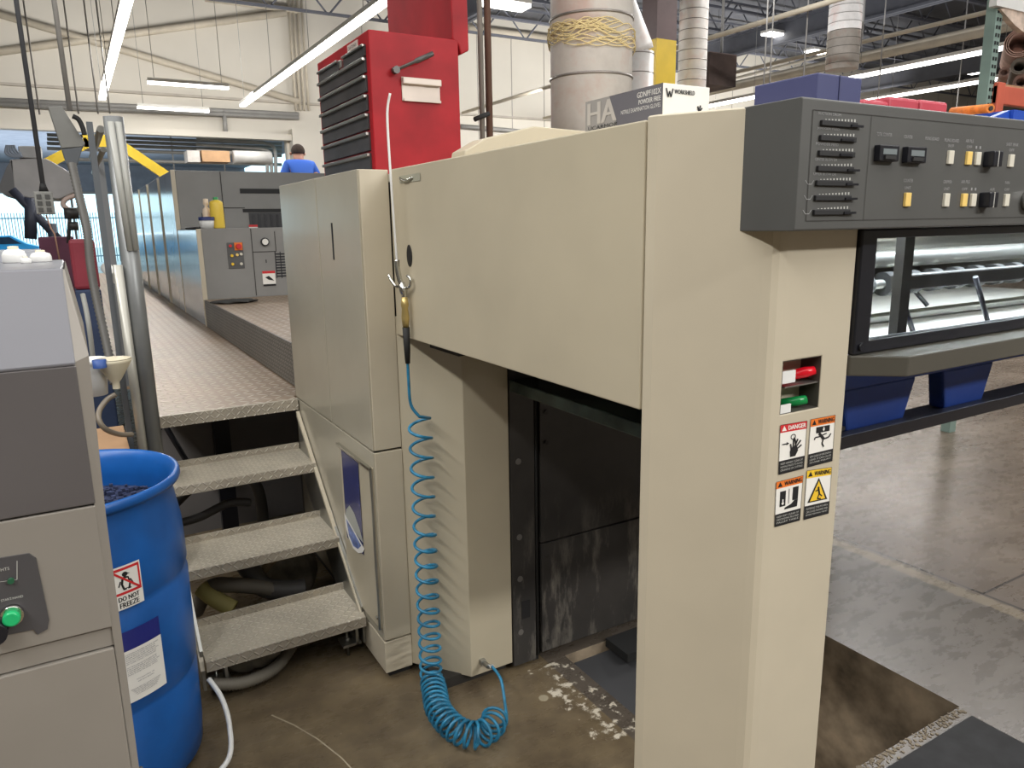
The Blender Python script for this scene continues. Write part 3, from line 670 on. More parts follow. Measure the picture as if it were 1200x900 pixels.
MB().tube([(.879, 2.165, 1.385), (.879, 2.165, 1.36), (.879, 2.165, 1.35), (.879, 2.165, 1.32), (.879, 2.165, 1.29)], .011, 14, rs=[.009, .013, .010, .013, .0095]).build('quick_coupler', brass, gn)
MB().tube(smooth_path([(.879, 2.165, 1.385), (.877, 2.165, 1.41), (.870, 2.175, 1.44), (.866, 2.18, 1.475), (.866, 2.18, 1.50)], 4), .0085, 12).tube([(.879, 2.165, 1.388), (.878, 2.167, 1.405), (.874, 2.172, 1.43)], .011, 14, rs=[.008, .0135, .010]).build('gun_body', chrome, gn)
MB().tube(smooth_path([(.874, 2.178, 1.418), (.866, 2.20, 1.418), (.860, 2.225, 1.438), (.858, 2.236, 1.452)], 4), .0052, 8).build('trigger', chrome, gn)
MB().tube(smooth_path([(.878, 2.165, 1.415), (.886, 2.145, 1.415), (.888, 2.13, 1.432), (.887, 2.135, 1.447), (.884, 2.148, 1.452)], 4), .0045, 8).build('hook', chrome, gn)
MB().tube(smooth_path([(.866, 2.18, 1.49), (.864, 2.185, 1.65), (.862, 2.19, 1.80), (.862, 2.19, 1.93), (.868, 2.175, 1.985)], 6), .0038, 8).build('nozzle_tube', white, gn)
hg = MB(); mm = bmesh.ops.create_uvsphere(hg.bm, u_segments=16, v_segments=10, radius=1)
for v in hg.bm.verts: v.co = Vector((.8985+v.co.x*.002, 2.158+v.co.y*.021, 1.512+v.co.z*.034))
hg.build('panel_hole_plug', inkb, D)
br = MB().tube(smooth_path([(.897, 2.20, 1.742), (.888, 2.18, 1.744), (.892, 2.15, 1.735), (.897, 2.10, 1.742)], 5), .003, 8).build('wire_hook', chrome, D)
DB(quad_surf((.899, 2.21, 1.752), (.899, 2.05, 1.752), (.899, 2.05, 1.73), (.899, 2.21, 1.73), n=(-1, 0, 0))).rect(0, 0, 1, 1).build('tape_strip', M('tape', (160, 158, 140), .3), D)

# ================================================================== DRUM
dc = (-.101, 2.35, 0); DR = .302
dr = thing('plastic_drum', 'open blue plastic drum beside the metal stairs with labels', 'drum', dc)
prof = [(.0, .012), (.26, .012), (.283, .03), (.288, .10), (.291, .29), (.286, .30), (.286, .315), (.293, .325), (.296, .60), (.290, .61), (.290, .63), (.297, .64), (.294, .76), (.283, .84), (.278, .875), (.279, .885), (.300, .890), (.305, .900), (.303, .915), (.296, .92), (.288, .915), (.274, .895), (.27, .84), (.278, .74), (.278, .03)]
MB().lathe(dc, prof, 72).build('drum_body', bluep, dr)
pel = MB(); n_ = 40
for i in range(900):
    a = random.uniform(0, 2*math.pi); q = .265*math.sqrt(random.random()); x, y = dc[0]+q*math.cos(a), dc[1]+q*math.sin(a); zt = .81+random.uniform(-.006, .006); s_ = random.uniform(.003, .007)
    pel.box((x-s_, y-s_, zt-s_), (x+s_, y+s_, zt+s_))
pel.lathe(dc, [(0.0001, .808), (.272, .806)], 40)
o = pel.build('dark_granules', M('granules', (52, 58, 84), .5, var=.3, scale=60)); tag(o, 'dark blue-gray granules filling the open blue drum', 'granules', kind='stuff')
def drum_surf(a0, a1, z0, z1, r0=.2975):
    def f(u, v, l=0):
        a = a0+(a1-a0)*u; z_ = z0+(z1-z0)*v; r = r0+l; return Vector((dc[0]+r*math.cos(a), dc[1]+r*math.sin(a), z_))
    return f
def dang(px, py, z):  # angle on the drum seen at a photo point
    p = P(px, py, z=z); d_ = Vector((p.x, p.y)); o_ = Vector((dc[0], dc[1]))
    q = P(px, py, y=1.0); dd = Vector((q.x, q.y)); a = dd.dot(dd); b = -2*dd.dot(o_); c = o_.dot(o_)-.2975**2
    t = (-b-math.sqrt(max(b*b-4*a*c, 0)))/(2*a); h = dd*t-o_; hz = H+(q.z-H)*t; return math.atan2(h.y, h.x), hz
a0, zt0 = dang(129, 665, .7); a1, zt1 = dang(165, 657, .7); a2, zb = dang(167, 705, .6)
a3, zb0 = dang(133, 718, .6)
ds_ = drum_surf((a0+a3)/2-.01, (a1+a2)/2, (zb+zb0)/2, (zt0+zt1)/2)
ks = DB(ds_).rect(0, 0, 1, 1, .0012, nu=8).build('do_not_freeze_label', paper, dr)
k = DB(ds_)
for r_ in ((.04, .34, .10, .96), (.90, .34, .96, .96), (.04, .90, .96, .96), (.04, .34, .96, .40)): k.rect(*r_, .0018, nu=6)
k.line([(.07+.86*i/6, .93-.56*i/6) for i in range(7)], .06, .0026, asp=.8); k.build('prohibition_frame', sred, ks)
d = DB(ds_); d.disc(.47, .80, .09, .055, .002).poly([(.53, .82), (.64, .79), (.53, .78)], .002); d.poly([(.36, .73), (.45, .76), (.58, .72), (.63, .58), (.60, .46), (.36, .46), (.31, .6)], .0020)
d.poly([(.42, .70), (.54, .70), (.57, .58), (.53, .48), (.42, .48), (.38, .58)], .0023, 1); d.line([(.37, .45), (.48, .45)], .03, .002, 0, .8).line([(.52, .45), (.63, .45)], .03, .002, 0, .8)
d.line([(.31, .66), (.24, .54)], .04, .002, 0, .8).line([(.62, .66), (.70, .54)], .04, .002, 0, .8); d.build('penguin_pictogram', [inkb, paper], ks)
DB(ds_).text('DO NOT', .18, .19, .85, .30, .0018, bold=.014).text('FREEZE', .2, .04, .82, .155, .0018, bold=.014).build('lettering', inkb, ks)
b0, w0 = dang(137, 752, .5); b1, w1 = dang(184, 714, .55); b2, w2 = dang(192, 801, .4); b3, w3 = dang(145, 829, .35)
wl = drum_surf(b0, b1, (w2+w3)/2, (w0+w1)/2, .2975)
lb = DB(wl).rect(0, 0, 1, .73, .0014, nu=8).build('white_data_label', paper, dr)
DB(wl).rect(0, .73, 1, 1, .0014, nu=8).build('label_band', M('label_navy', (34, 40, 120), .4, var=0), lb)
tx = DB(wl); ws = 'CAUTION AVOID CONTACT WITH SKIN AND EYES KEEP CONTAINER CLOSED WHEN NOT IN USE STORE IN A COOL DRY PLACE'.split()
for i in range(12):
    if i in (6,): continue
    w = ' '.join(random.sample(ws, 6)); v = .67-.026*i; tx.text(w, .12, v, .82 if i % 3 else .9, v+.015, .002)
tx.text('FOR INDUSTRIAL USE', .3, .285, .72, .30, .002).text('KEEP FROM FREEZING', .32, .25, .70, .265, .002)
for i in range(5): v = .17-.022*i; tx.text(' '.join(random.sample(ws, 7)), .14+.03*i, v, .86-.03*i, v+.013, .002)
tx.build('small_print', M('print_gray', (80, 80, 90), .6, var=0), lb)
# cable behind the drum
hose('gray_cable', [(.12, 2.05, .02), (.22, 2.10, .05), (.245, 2.18, .10), (.24, 2.25, .16), (.215, 2.32, .20)], .008, white, 'pale gray cable looping on the floor beside the blue drum', 'cable')
hose('dark_cable', [(-.01, 1.92, .25), (.01, 1.90, .12), (.04, 1.93, .01), (.10, 1.98, .01)], .010, hosegray, 'dark gray cable dropping to the floor in front of the blue drum', 'cable')

# ================================================================== FOREGROUND CONTROL CABINET
yc = 1.3
cc = thing('control_cabinet', 'gray foreground control cabinet with sloped top and green start button', 'cabinet', (-.35, 1.5, 0))
cg = M('cabinet_gray', (138, 132, 124), .4, var=.03); cg2 = M('cabinet_gray_cool', (118, 118, 124), .3, var=.02); cgd = M('cabinet_gray_band', (92, 88, 88), .35, var=.03)
xe = -.0145
MB().prism([(-.8, yc+.07, 1.545), (-.8, yc, 1.405), (-.8, yc, 1.40), (-.8, yc+.5, 1.40), (-.8, yc+.5, 1.545)], (.8+xe, 0, 0)).build('sloped_head', cg2, cc, .003)
B('upper_front', cgd, cc, (-.8, yc, 1.176), (xe, yc+.5, 1.40), .002)
B('middle_front', cg, cc, (-.8, yc, .970-.01), (xe-.0008, yc+.5, 1.173), .002)
B('front_rail', cg, cc, (-.8, yc+.006, .925), (xe-.001, yc+.5, .957))
B('lower_front', cg, cc, (-.8, yc, 0.02), (xe-.003, yc+.5, .922), .002)
inn = [(xe-.002, yc+.07, 1.543), (xe-.002, yc+.002, 1.405), (xe-.002, yc+.002, 1.15), (xe-.003, yc+.002, .03)]
out = [(xe+.002, yc+.075, 1.543), (xe+.019, yc+.012, 1.412), (xe+.012, yc+.012, 1.15), (xe+.004, yc+.012, .03)]
sk = MB()
for k in range(3): sk.face([inn[k], inn[k+1], out[k+1], out[k]])
bk_ = [(p[0], yc+.5, p[2]) for p in out]
for k in range(3): sk.face([out[k], out[k+1], bk_[k+1], bk_[k]])
sk.build('side_skin', cg, cc)
cp = P(14, 718, y=yc)
kp = MB().prism([(-.4, yc-.003, 1.128), (-.112, yc-.003, 1.116), (-.104, yc-.003, 1.106), (-.100, yc-.003, 1.0), (-.104, yc-.003, .985), (-.118, yc-.003, .98), (-.122, yc-.003, .99), (-.4, yc-.003, 1.0)], (0, .004, 0)).build('switch_plate', M('switch_charcoal', (74, 72, 74), .45, var=.03), cc)
p = P(14.5, 718, y=yc); bt = MB().tube([(p.x, yc-.002, p.z), (p.x, yc-.014, p.z)], .0155, 28).build('button_bezel', chrome, kp)
MB().tube([(p.x, yc-.013, p.z), (p.x, yc-.024, p.z), (p.x, yc-.026, p.z)], .012, 28, rs=[.012, .0118, .009]).build('green_button', greenb, bt)
p2 = P(13, 679, y=yc); MB().tube([(p2.x, yc-.002, p2.z), (p2.x, yc-.008, p2.z)], .0045, 16).build('indicator_lamp', M('lamp_dark_green', (40, 90, 64), .3, var=0), kp)
p3 = P(-5, 735, y=yc); MB().tube([(p3.x, yc-.002, p3.z), (p3.x, yc-.03, p3.z)], .017, 20).build('black_knob', black, kp)
sf = quad_surf((-.25, yc-.0035, 1.11), (-.1, yc-.0035, 1.11), (-.1, yc-.0035, 1.0), (-.25, yc-.0035, 1.0), n=(0, -1, 0))
def kuv(px, py): q = P(px, py, y=yc-.0035); return ((q.x+.25)/.15, (q.z-1.0)/.11)
a = kuv(-8, 671); b = kuv(11, 666); DB(sf).text('LIGHTS', a[0], b[1]-.02, b[0], b[1]+.025).build('lettering', panelw, kp)
a = kuv(1, 704); b = kuv(27, 698); DB(sf).text('START/HAND', a[0], b[1]-.02, b[0], b[1]+.015).build('lettering', panelw, kp)
a = kuv(20, 657); b = kuv(20, 679); c = kuv(-10, 683); DB(sf).line([a, b, c], .006, asp=1).build('panel_line', panelw, kp)
# jugs on the cabinet
def jug(x, y, r, h, label):
    q = thing('plastic_jug', label, 'jug', (x, y, 1.545), 'white jugs on the control cabinet')
    MB().lathe((x, y, 1.545), [(0.0001, 0), (r*.95, 0), (r, .002), (r, h*.5), (r*.85, h*.75), (r*.42, h*.9)], 24).build('jug_body', white, q)
    MB().lathe((x, y, 1.545), [(r*.45, h*.88), (r*.45, h*1.06), (0.0001, h*1.08)], 16).build('jug_cap', cream, q)
jug(P(19, 316, y=1.7).x, 1.7, .020, .029, 'taller white plastic jug on the gray cabinet'); jug(P(32, 317, y=1.64).x, 1.64, .009, .012, 'smallest white plastic jug between the other two on the cabinet'); jug(P(50, 316, y=1.7).x, 1.7, .018, .021, 'low white plastic jug near the right corner of the gray cabinet')

# ================================================================== HAND RAIL + HANGING GEAR
hr = thing('handrail', 'gray tubular handrail standing at the left edge of the walkway', 'handrail', (.18, 3.3, .86))
xp, yp = .185, 3.12
def post_at(px, py, y): return P(px, py, y=y)
pb = P(180, 523, y=yp); MB().tube([(pb.x, yp, .55), (pb.x, yp, 2.0)], .033, 20).build('main_post', postm, hr, )
MB().tube([(pb.x+.0, yp-.03, 1.53), (pb.x-.012, yp-.032, 1.98)], .011, 12).tube([(pb.x+.018, yp-.028, 1.53), (pb.x+.012, yp-.03, 1.98)], .011, 12).build('front_tube', M('tube_gray', (168, 168, 162), .35, var=.05), hr)
lb_ = P(168, 523, y=yp-.02); MB().tube([(lb_.x, yp-.03, .55), (P(140, 330, y=yp-.02).x, yp-.03, 1.48)], .0165, 16).build('lower_tube', M('tube_pale', (176, 174, 165), .35, metal=.3), hr)
MB().box((lb_.x-.05, yp, .55), (lb_.x-.03, yp+.04, 1.98)).build('flat_bar', M('bar_dark', (88, 92, 96), .5), hr)
MB().box((.145, 4.0, .86), (.18, 4.06, 1.93)).build('rear_post', M('bar_mid', (112, 114, 116), .5, metal=.3), hr)
MB().tube([(.145, 3.15, 1.96), (.145, 4.4, 1.96)], .013, 12).build('top_rail', steel, hr)
MB().tube([(.145, 3.15, 1.89), (.145, 4.4, 1.89)], .010, 12).build('top_rail', steel, hr)
MB().tube([P(125, 314, y=3.4), P(136, 326, y=3.2)], .022, 14).build('tube_stub', M('tube_white', (215, 213, 206), .35), hr)
# sensor arm with conduit
sa = thing('hanging_light_arm', 'gray wedge shaped junction housing hanging from a ceiling pipe', 'housing', (.05, 4.5, 2.1))
wd = [P(*q, y=4.5) for q in ((56, 125), (72, 124), (100, 168), (97, 172), (72, 174))]
MB().prism(wd, (0, .10, 0)).build('wedge_housing', M('wedge_gray', (120, 120, 116), .5), sa, .004)
MB().prism([P(*q, y=4.5) for q in ((72, 175), (97, 172), (90, 195), (79, 195))], (0, .08, 0)).build('lower_boot', M('boot_dark', (84, 88, 92), .5), sa, .003)
T('ceiling_pipe', pipeg, sa, [P(82, 130, y=4.55), P(61, 0, y=4.55)+Vector((-.0, 0, .9))], .012)
MB().tube(smooth_path([P(85, 136, y=4.45), P(92, 140, y=4.45), P(97, 150, y=4.45), P(99, 158, y=4.45)], 6), .012, 10).build('cable_loop', rubber, sa)
hose('flexible_conduit', [P(84, 192, y=4.5), P(94, 235, y=4.4), P(102, 270, y=4.3), P(106, 310, y=4.25), P(112, 345, y=4.2), P(124, 400, y=4.1), P(134, 450, y=4.0)], .017, M('conduit', (104, 102, 98), .5), 'ribbed gray flexible conduit running down behind the handrail', 'conduit', ribs=1)
hose('pale_pipe', [P(97, 345, y=4.4), P(104, 380, y=4.3), P(110, 430, y=4.3)], .012, M('pale', (165, 165, 160), .5), 'thin pale pipe beside the ribbed conduit', 'pipe')
ob = thing('hanging_outlet_box', 'gray electrical outlet box hanging on a dark pendant pipe', 'outlet box', (-.083, 4.5, 1.75))
B('outlet_housing', M('outlet_gray', (138, 138, 134), .5, var=.1, scale=40), ob, (-.125, 4.46, 1.69), (-.045, 4.52, 1.80), .004)
for i in range(2):
    for j in range(3): MB().box((-.115+.036*i, 4.457, 1.70+.032*j), (-.094+.036*i, 4.46, 1.722+.032*j)).build('socket', M('socket', (78, 78, 76), .5), ob)
pa = P(51, 222, y=4.5); pt = P(16, 0, y=4.5)
T('pendant_pipe', M('pendant', (78, 80, 84), .5), ob, [pa, (pa.x, 4.5, 4.4)], .011)
MB().tube([pa+Vector((0, 0, .03)), pa+Vector((0, 0, -.01))], .02, 12, rs=[.012, .022]).build('pipe_boot', rubber, ob)
T('pull_cord', M('cord', (168, 130, 110), .8), ob, [P(54, 252, y=4.48), P(60, 268, y=4.48), P(64, 274, y=4.48), P(72, 316, y=4.48)], .004, 6)
# funnel, bucket, hose by the rail
fu = thing('plastic_funnel', 'cream plastic funnel with blue cap beside the handrail', 'funnel', P(132, 450, y=2.95))
fc = P(133, 428, y=2.95)
MB().lathe(fc, [(.060, .022), (.062, .018), (.058, .010), (.02, -.052), (.012, -.062), (.012, -.085)], 32).lathe(fc, [(0.0001, .032), (.058, .024)], 32).build('funnel_cone', cream, fu)
MB().lathe(P(117, 429, y=2.90), [(0.0001, .022), (.022, .022), (.022, -.006)], 20).build('blue_cap', M('cap_blue', (52, 84, 150), .5), fu)
bk = thing('bucket_lid', 'round cream bucket rim behind the gray cabinet', 'bucket', P(108, 425, y=3.0))
bc = P(105, 424, y=3.0); MB().lathe(bc, [(.055, -.01), (.06, 0), (.06, .008), (.054, .012), (.046, .006), (.046, -.004), (.0001, -.006)], 32).lathe(bc, [(.055, -.01), (.045, -.12), (.0001, -.12)], 32).build('bucket_body', white, bk)
hose('drain_hose', [P(136, 462, y=2.95), P(126, 468, y=2.95), P(117, 480, y=2.93), P(116, 492, y=2.9), P(124, 503, y=2.9), P(140, 509, y=2.95), P(155, 509, y=2.98)], .0095, M('drain', (120, 110, 96), .4), 'small gray braided drain hose curving under the funnel')
B_ = thing('side_bench', 'tan board beneath the drain hose behind the blue drum', 'board', P(140, 520, y=3.0))
pz = P(135, 512, y=3.0); B('bench_board', cardb, B_, (-.08, 2.9, pz.z-.05), (pb.x-.09, 3.3, pz.z-.03), .002)
B('bench_frame', dark, B_, (-.07, 3.25, 0.0), (pb.x-.10, 3.29, pz.z-.05))

# ================================================================== PRESS TOWERS
def tower(y, ztop, label, first=False):
    t = thing('press_tower', label, 'press unit', (.84, y, .86), 'press towers along the walkway')
    B('tower_body', tgray, t, (.875, y+.004, .862), (2.45, y+.98, ztop), .004)
    MB().box((.84, y, .862), (.875, y+1.0, ztop)).build('side_door', M('door_gloss_cool', (178, 182, 186), .12, metal=.15, var=.02), t, .006)
    MB().box((.835, y-.004, .862), (.872, y, ztop+.002)).build('edge_strip', beige2, t, .002)
    return t
nm = ['nearest tall gray press tower with yellow bottle in front', 'second tall press tower counted from the stairs', 'third press tower along the walkway, middle of the row', 'fourth press tower along the walkway', 'farthest press tower at the end of the walkway']
ys = [7.34, 8.52, 9.73, 10.91, 12.15]
TW = [tower(y, 2.12, nm[i]) for i, y in enumerate(ys)]
t1 = TW[0]; yy = 7.342
B('front_seam', seam, t1, (1.248, yy-.003, 1.6), (1.254, yy, 2.115)); B('front_seam', seam, t1, (1.254, yy-.003, 1.792), (1.44, yy, 1.798))
B('vent_slot', inkb, t1, (1.41, yy-.003, 1.925), (1.8, yy, 1.968)); B('vent_slot', inkb, t1, (1.42, yy-.004, 1.755), (1.8, yy, 1.785))
gb = B('grille_recess', M('recess', (62, 62, 64), .6), t1, (1.47, yy-.002, 1.4), (1.8, yy, 1.75))
gm = MB()
for i in range(5): gm.box((1.50+.055*i, yy-.006, 1.42), (1.52+.055*i, yy-.002, 1.73))
gm.build('grille_bar', black, gb)
B('label_plate', inkb, t1, (1.06, yy-.004, 1.68), (1.19, yy, 1.75))
wl_ = B('warning_label', paper, t1, (1.46, yy-.008, 1.53), (1.54, yy-.006, 1.64)); B('label_header', sred, wl_, (1.46, yy-.009, 1.62), (1.54, yy-.008, 1.64))
B('label_footer', inkb, wl_, (1.46, yy-.009, 1.53), (1.54, yy-.008, 1.545)); MB().prism([(1.475, yy-.009, 1.59), (1.5, yy-.009, 1.60), (1.53, yy-.009, 1.565), (1.5, yy-.009, 1.57)], (0, .001, 0)).build('pictogram', inkb, wl_)
lbk = thing('press_infeed_block', 'low gray press block with emergency stop panel and gauge', 'press unit', (.84, 6.17, .86))
B('block_body', tgray, lbk, (.865, 6.174, .862), (2.45, 7.33, 1.61), .004)
MB().box((.84, 6.174, .862), (.865, 7.33, 1.605)).build('side_door', M('door_gloss_cool', (168, 172, 176)), lbk, .006)
MB().box((.838, 6.166, .862), (.872, 6.174, 1.607)).build('edge_strip', beige2, lbk, .002)
yy = 6.174
B('front_seam', seam, lbk, (1.238, yy-.003, 1.08), (1.243, yy, 1.605)); B('front_seam', seam, lbk, (1.243, yy-.003, 1.42), (1.42, yy, 1.425)); B('front_seam', seam, lbk, (1.42, yy-.003, 1.42), (1.425, yy, 1.58))
ga = MB().tube([(1.34, yy, 1.50), (1.34, yy-.02, 1.50)], .032, 24).build('gauge_rim', black, lbk); MB().tube([(1.34, yy-.02, 1.50), (1.34, yy-.022, 1.50)], .024, 24).build('gauge_dial', paper, ga)
sp_ = B('stop_panel', M('stop_plate', (84, 84, 84), .5), lbk, (1.05, yy-.006, 1.30), (1.17, yy, 1.50), .002)
B('emergency_stop_plate', sorange, sp_, (1.105, yy-.010, 1.44), (1.165, yy-.006, 1.50)); MB().tube([(1.135, yy-.01, 1.47), (1.135, yy-.035, 1.47)], .02, 20).build('emergency_stop_button', sred, sp_)
for x, z_, m in ((1.075, 1.475, sred), (1.08, 1.40, syellow), (1.12, 1.405, amber), (1.15, 1.41, lens), (1.08, 1.335, syellow), (1.145, 1.335, lens)): MB().tube([(x, yy-.006, z_), (x, yy-.016, z_)], .011, 14).build('panel_button', m, sp_)
wl_ = B('warning_label', paper, lbk, (1.30, yy-.003, 1.15), (1.40, yy-.001, 1.27)); B('label_header', sred, wl_, (1.30, yy-.004, 1.25), (1.40, yy-.003, 1.27)); B('label_footer', inkb, wl_, (1.30, yy-.004, 1.15), (1.40, yy-.003, 1.165))
MB().prism([(1.32, yy-.004, 1.22), (1.35, yy-.004, 1.23), (1.39, yy-.004, 1.19), (1.345, yy-.004, 1.2)], (0, .001, 0)).build('pictogram', inkb, wl_)
gm = MB()
for i in range(9):
    gm.box((1.41, yy-.003, 1.22+.022*i), (1.6, yy, 1.23+.022*i))
for i in range(5): gm.box((1.41+.04*i, yy-.004, 1.21), (1.416+.04*i, yy, 1.42))
gm.build('vent_grille', black, lbk)
B('keyhole', inkb, lbk, (1.335, yy-.002, 1.335), (1.342, yy, 1.36))
# things on the low block
q = thing('yellow_bottle', 'yellow plastic bottle with green cap on the low press block', 'bottle', (1.03, 6.35, 1.61))
MB().lathe((1.03, 6.35, 1.61), [(0.0001, 0), (.05, 0), (.053, .01), (.050, .19), (.047, .205), (.03, .215), (.018, .22)], 24).build('bottle_body', M('bottle_yellow', (238, 205, 80), .4, var=.03), q)
MB().lathe((1.03, 6.35, 1.61), [(.019, .215), (.019, .24), (.0001, .242)], 16).build('bottle_cap', M('cap_green', (60, 150, 90), .4), q)
q = thing('plastic_tub', 'white tub with dark blue lid in front of the yellow bottle', 'tub', (.94, 6.30, 1.61))
MB().lathe((.94, 6.30, 1.61), [(0.0001, 0), (.048, 0), (.056, .065), (.0001, .065)], 24).build('tub_body', white, q); MB().lathe((.94, 6.30, 1.61), [(.059, .062), (.059, .088), (.0001, .09)], 24).build('tub_lid', M('lid_navy', (48, 58, 110), .5), q)
q = thing('squeeze_bottle', 'small cream squeeze bottle behind the blue lidded tub', 'bottle', (.965, 6.42, 1.61))
MB().lathe((.965, 6.42, 1.61), [(0.0001, 0), (.03, 0), (.032, .12), (.028, .15), (.01, .17), (.022, .19), (.018, .23), (.0001, .232)], 20).build('bottle_body', M('cream2', (224, 204, 180), .5), q); MB().lathe((.965, 6.42, 1.61), [(.0325, .04), (.0325, .08)], 20).build('bottle_label', sred, q)
cloth('black_rag', (.89, 6.4, 1.615), .10, .05, .012, rubber, 'black rag lying left of the tub on the low press block', 'rag', 2, .15, 5)
cloth('gray_rag', (1.0, 5.75, 1.083), .14, .09, .016, M('rag_dark', (62, 62, 60), .9), 'dark crumpled rag on the raised platform before the low block', 'rag', 3, .2, 6)

# ================================================================== TOOL CHEST, BOXES ON THE PRESS
TY, TX0, TX1, TL, TZ0, TZ1 = 2.88, 1.073, 1.453, .68, 1.772, 2.335
tc = thing('tool_chest', 'red metal tool chest with open lid standing on top of the press', 'tool chest', (TX0, TY, TZ0))
MB().box((TX0, TY, TZ0), (TX1, TY+TL, TZ1)).build('chest_body', redp, tc, .004)
zs = [TZ0+.035, TZ0+.125, TZ0+.205, TZ0+.275, TZ0+.345, TZ0+.415]
hts = [.08, .07, .06, .06, .06, .055]
drm = M('drawer_dark', (58, 56, 58), .35, var=.2, scale=10)
for z_, h in zip(zs, hts):
    w_ = B('drawer', drm, tc, (TX0-.008, TY+.035, z_), (TX0+.01, TY+TL-.035, z_+h), .002)
    B('drawer_pull', steel, w_, (TX0-.020, TY+.035, z_+h-.013), (TX0-.006, TY+TL-.035, z_+h-.001), .002)
for ya, yb in ((TY+.035, TY+.29), (TY+.36, TY+TL-.035)):
    w_ = B('drawer', drm, tc, (TX0-.008, ya, TZ0+.475), (TX0+.01, yb, TZ0+.517), .002); B('drawer_pull', steel, w_, (TX0-.018, ya, TZ0+.508), (TX0-.006, yb, TZ0+.517), .002)
B('lock', steel, tc, (TX0-.012, TY+.31, TZ0+.48), (TX0, TY+.34, TZ0+.51), .002)
bd = B('name_badge', M('badge', (205, 190, 180), .4), tc, (TX0-.004, TY+.12, TZ0+.520), (TX0, TY+.24, TZ0+.550))
DB(quad_surf((TX0-.0045, TY+.235, TZ0+.546), (TX0-.0045, TY+.125, TZ0+.546), (TX0-.0045, TY+.125, TZ0+.524), (TX0-.0045, TY+.235, TZ0+.524), n=(-1, 0, 0))).text('CRAFTSMAN', .05, .2, .95, .8, .0006).build('lettering', inkb, bd)
platem = M('handle_plate', (188, 176, 166), .4, metal=.2, var=.1)
sh_ = MB().box((TX0+.125, TY-.004, 2.085), (TX0+.29, TY, 2.175)).build('side_handle_plate', platem, tc, .002)
MB().box((TX0+.125, TY-.022, 2.147), (TX0+.29, TY-.004, 2.172)).build('side_handle', platem, tc, .003)
MB().box((TX0+.13, TY-.012, 2.085), (TX0+.29, TY-.004, 2.094)).build('side_handle_lip', platem, tc)
MB().prism([(TX1-.025, TY, TZ1), (TX1-.03, TY, TZ1+.40), (TX1+.045, TY, TZ1+.42), (TX1+.05, TY, TZ1-.035), (TX1+.012, TY, TZ1-.055), (TX1+.003, TY, TZ1-.02)], (0, TL, 0)).build('lid', redp, tc, .006)
tl_ = thing('ratchet_handle', 'gray ratchet tool stuck in the side handle of the red chest', 'tool', (1.2, 2.86, 2.2))
a = P(464, 82, y=2.855); b = P(507, 63, y=2.855); MB().tube([a, a.lerp(b, .5), a.lerp(b, .55), b], .008, 12, rs=[.006, .006, .010, .010]).build('ratchet_bar', M('tool_dark', (80, 78, 76), .4, metal=.5), tl_)
MB().tube([a+Vector((0, -.01, 0)), a+Vector((0, .015, 0))], .014, 14).build('ratchet_head', M('tool_dark', (80, 78, 76)), tl_)
# glove box
gx = 1.0
gb = thing('glove_box', 'white and gray cardboard glove box on top of the press beside the end post', 'box', (gx, 1.13, 1.77))
MB().box((gx, 1.131, 1.771), (gx+.12, 1.378, 1.857)).build('carton', paper, gb, .001)
gs = quad_surf((gx-.0006, 1.378, 1.857), (gx-.0006, 1.131, 1.857), (gx-.0006, 1.131, 1.77), (gx-.0006, 1.378, 1.77), n=(-1, 0, 0))
gp_ = DB(gs).rect(0, 0, 1, 1, .0).build('side_print', M('box_gray', (150, 146, 142), .6, var=0), gb)
DB(gs).poly([(.34, 1), (1, 1), (1, 0), (.5, 0)], .0004).build('dark_field', M('box_dark', (100, 98, 104), .6, var=.05), gp_)
DB(gs).text('HA', .03, .43, .42, .94, .0006, bold=.02).build('big_lettering', M('box_light', (186, 180, 172), .6, var=0), gp_)
DB(gs).text('UCARMOR', .05, .30, .46, .39, .0016).build('lettering', inkb, gp_)
DB(gs).text('GDNPF102X', .70, .80, .98, .92, .0008, bold=.003).text('POWDER FREE', .72, .655, .98, .755, .0008, bold=.003).text('NITRILE EXAMINATION GLOVES', .50, .52, .98, .61, .0008).build('lettering', M('box_print', (222, 220, 215), .6, var=0), gp_)
ff = quad_surf((gx, 1.1304, 1.857), (gx+.12, 1.1304, 1.857), (gx+.12, 1.1304, 1.77), (gx, 1.1304, 1.77), n=(0, -1, 0))
e = DB(ff).text('WORKSHIELD', .23, .80, .66, .89, .0004, bold=.006).line([(.06, .9), (.10, .72), (.13, .84), (.16, .72), (.20, .9)], .025, .0005, asp=1.3); e.build('lettering', inkb, gb)
e = DB(ff).rect(.45, .30, .52, .40, .0004).rect(.54, .30, .62, .44, .0004).rect(.64, .3, .72, .40, .0004).line([(.75, .3), (.77, .45), (.74, .58)], .03, .0005, asp=1.3).line([(.77, .45), (.80, .6)], .03, .0005, asp=1.3).line([(.77, .45), (.84, .55)], .025, .0005, asp=1.3); e.build('glove_picture', inkb, gb)
# covers on the press top
hc = thing('press_hood', 'beige curved hood on top of the press behind the side panel', 'hood', (1.3, 2.2, 1.77))
MB().prism([(1.11, 2.2, 1.772), (1.125, 2.2, 1.835), (1.20, 2.2, 1.875), (1.385, 2.2, 1.921), (1.62, 2.2, 1.915), (1.7, 2.2, 1.772)], (0, .1, 0)).build('hood_cover', beige, hc, .004)
def bin_(name, pts, z1, m, label, lip=.006, z0=1.785):
    t = thing(name, label, 'bin', (pts[0][0], pts[0][1], z0)); MB().plan(pts, z0, z1).build('bin_shell', m, t, .003); return t
MB()
bt = bin_('storage_bin', [(1.21, .952), (1.338, .952), (1.338, 1.10), (1.21, 1.10)], 1.862, binblue, 'blue-gray storage bin on top of the control console', z0=1.772)
B('bin_divider', M('bin_dark_blue', (44, 48, 84), .5), bt, (1.2705, .9505, 1.775), (1.2725, .952, 1.862))  # darker blue strip on the bin front
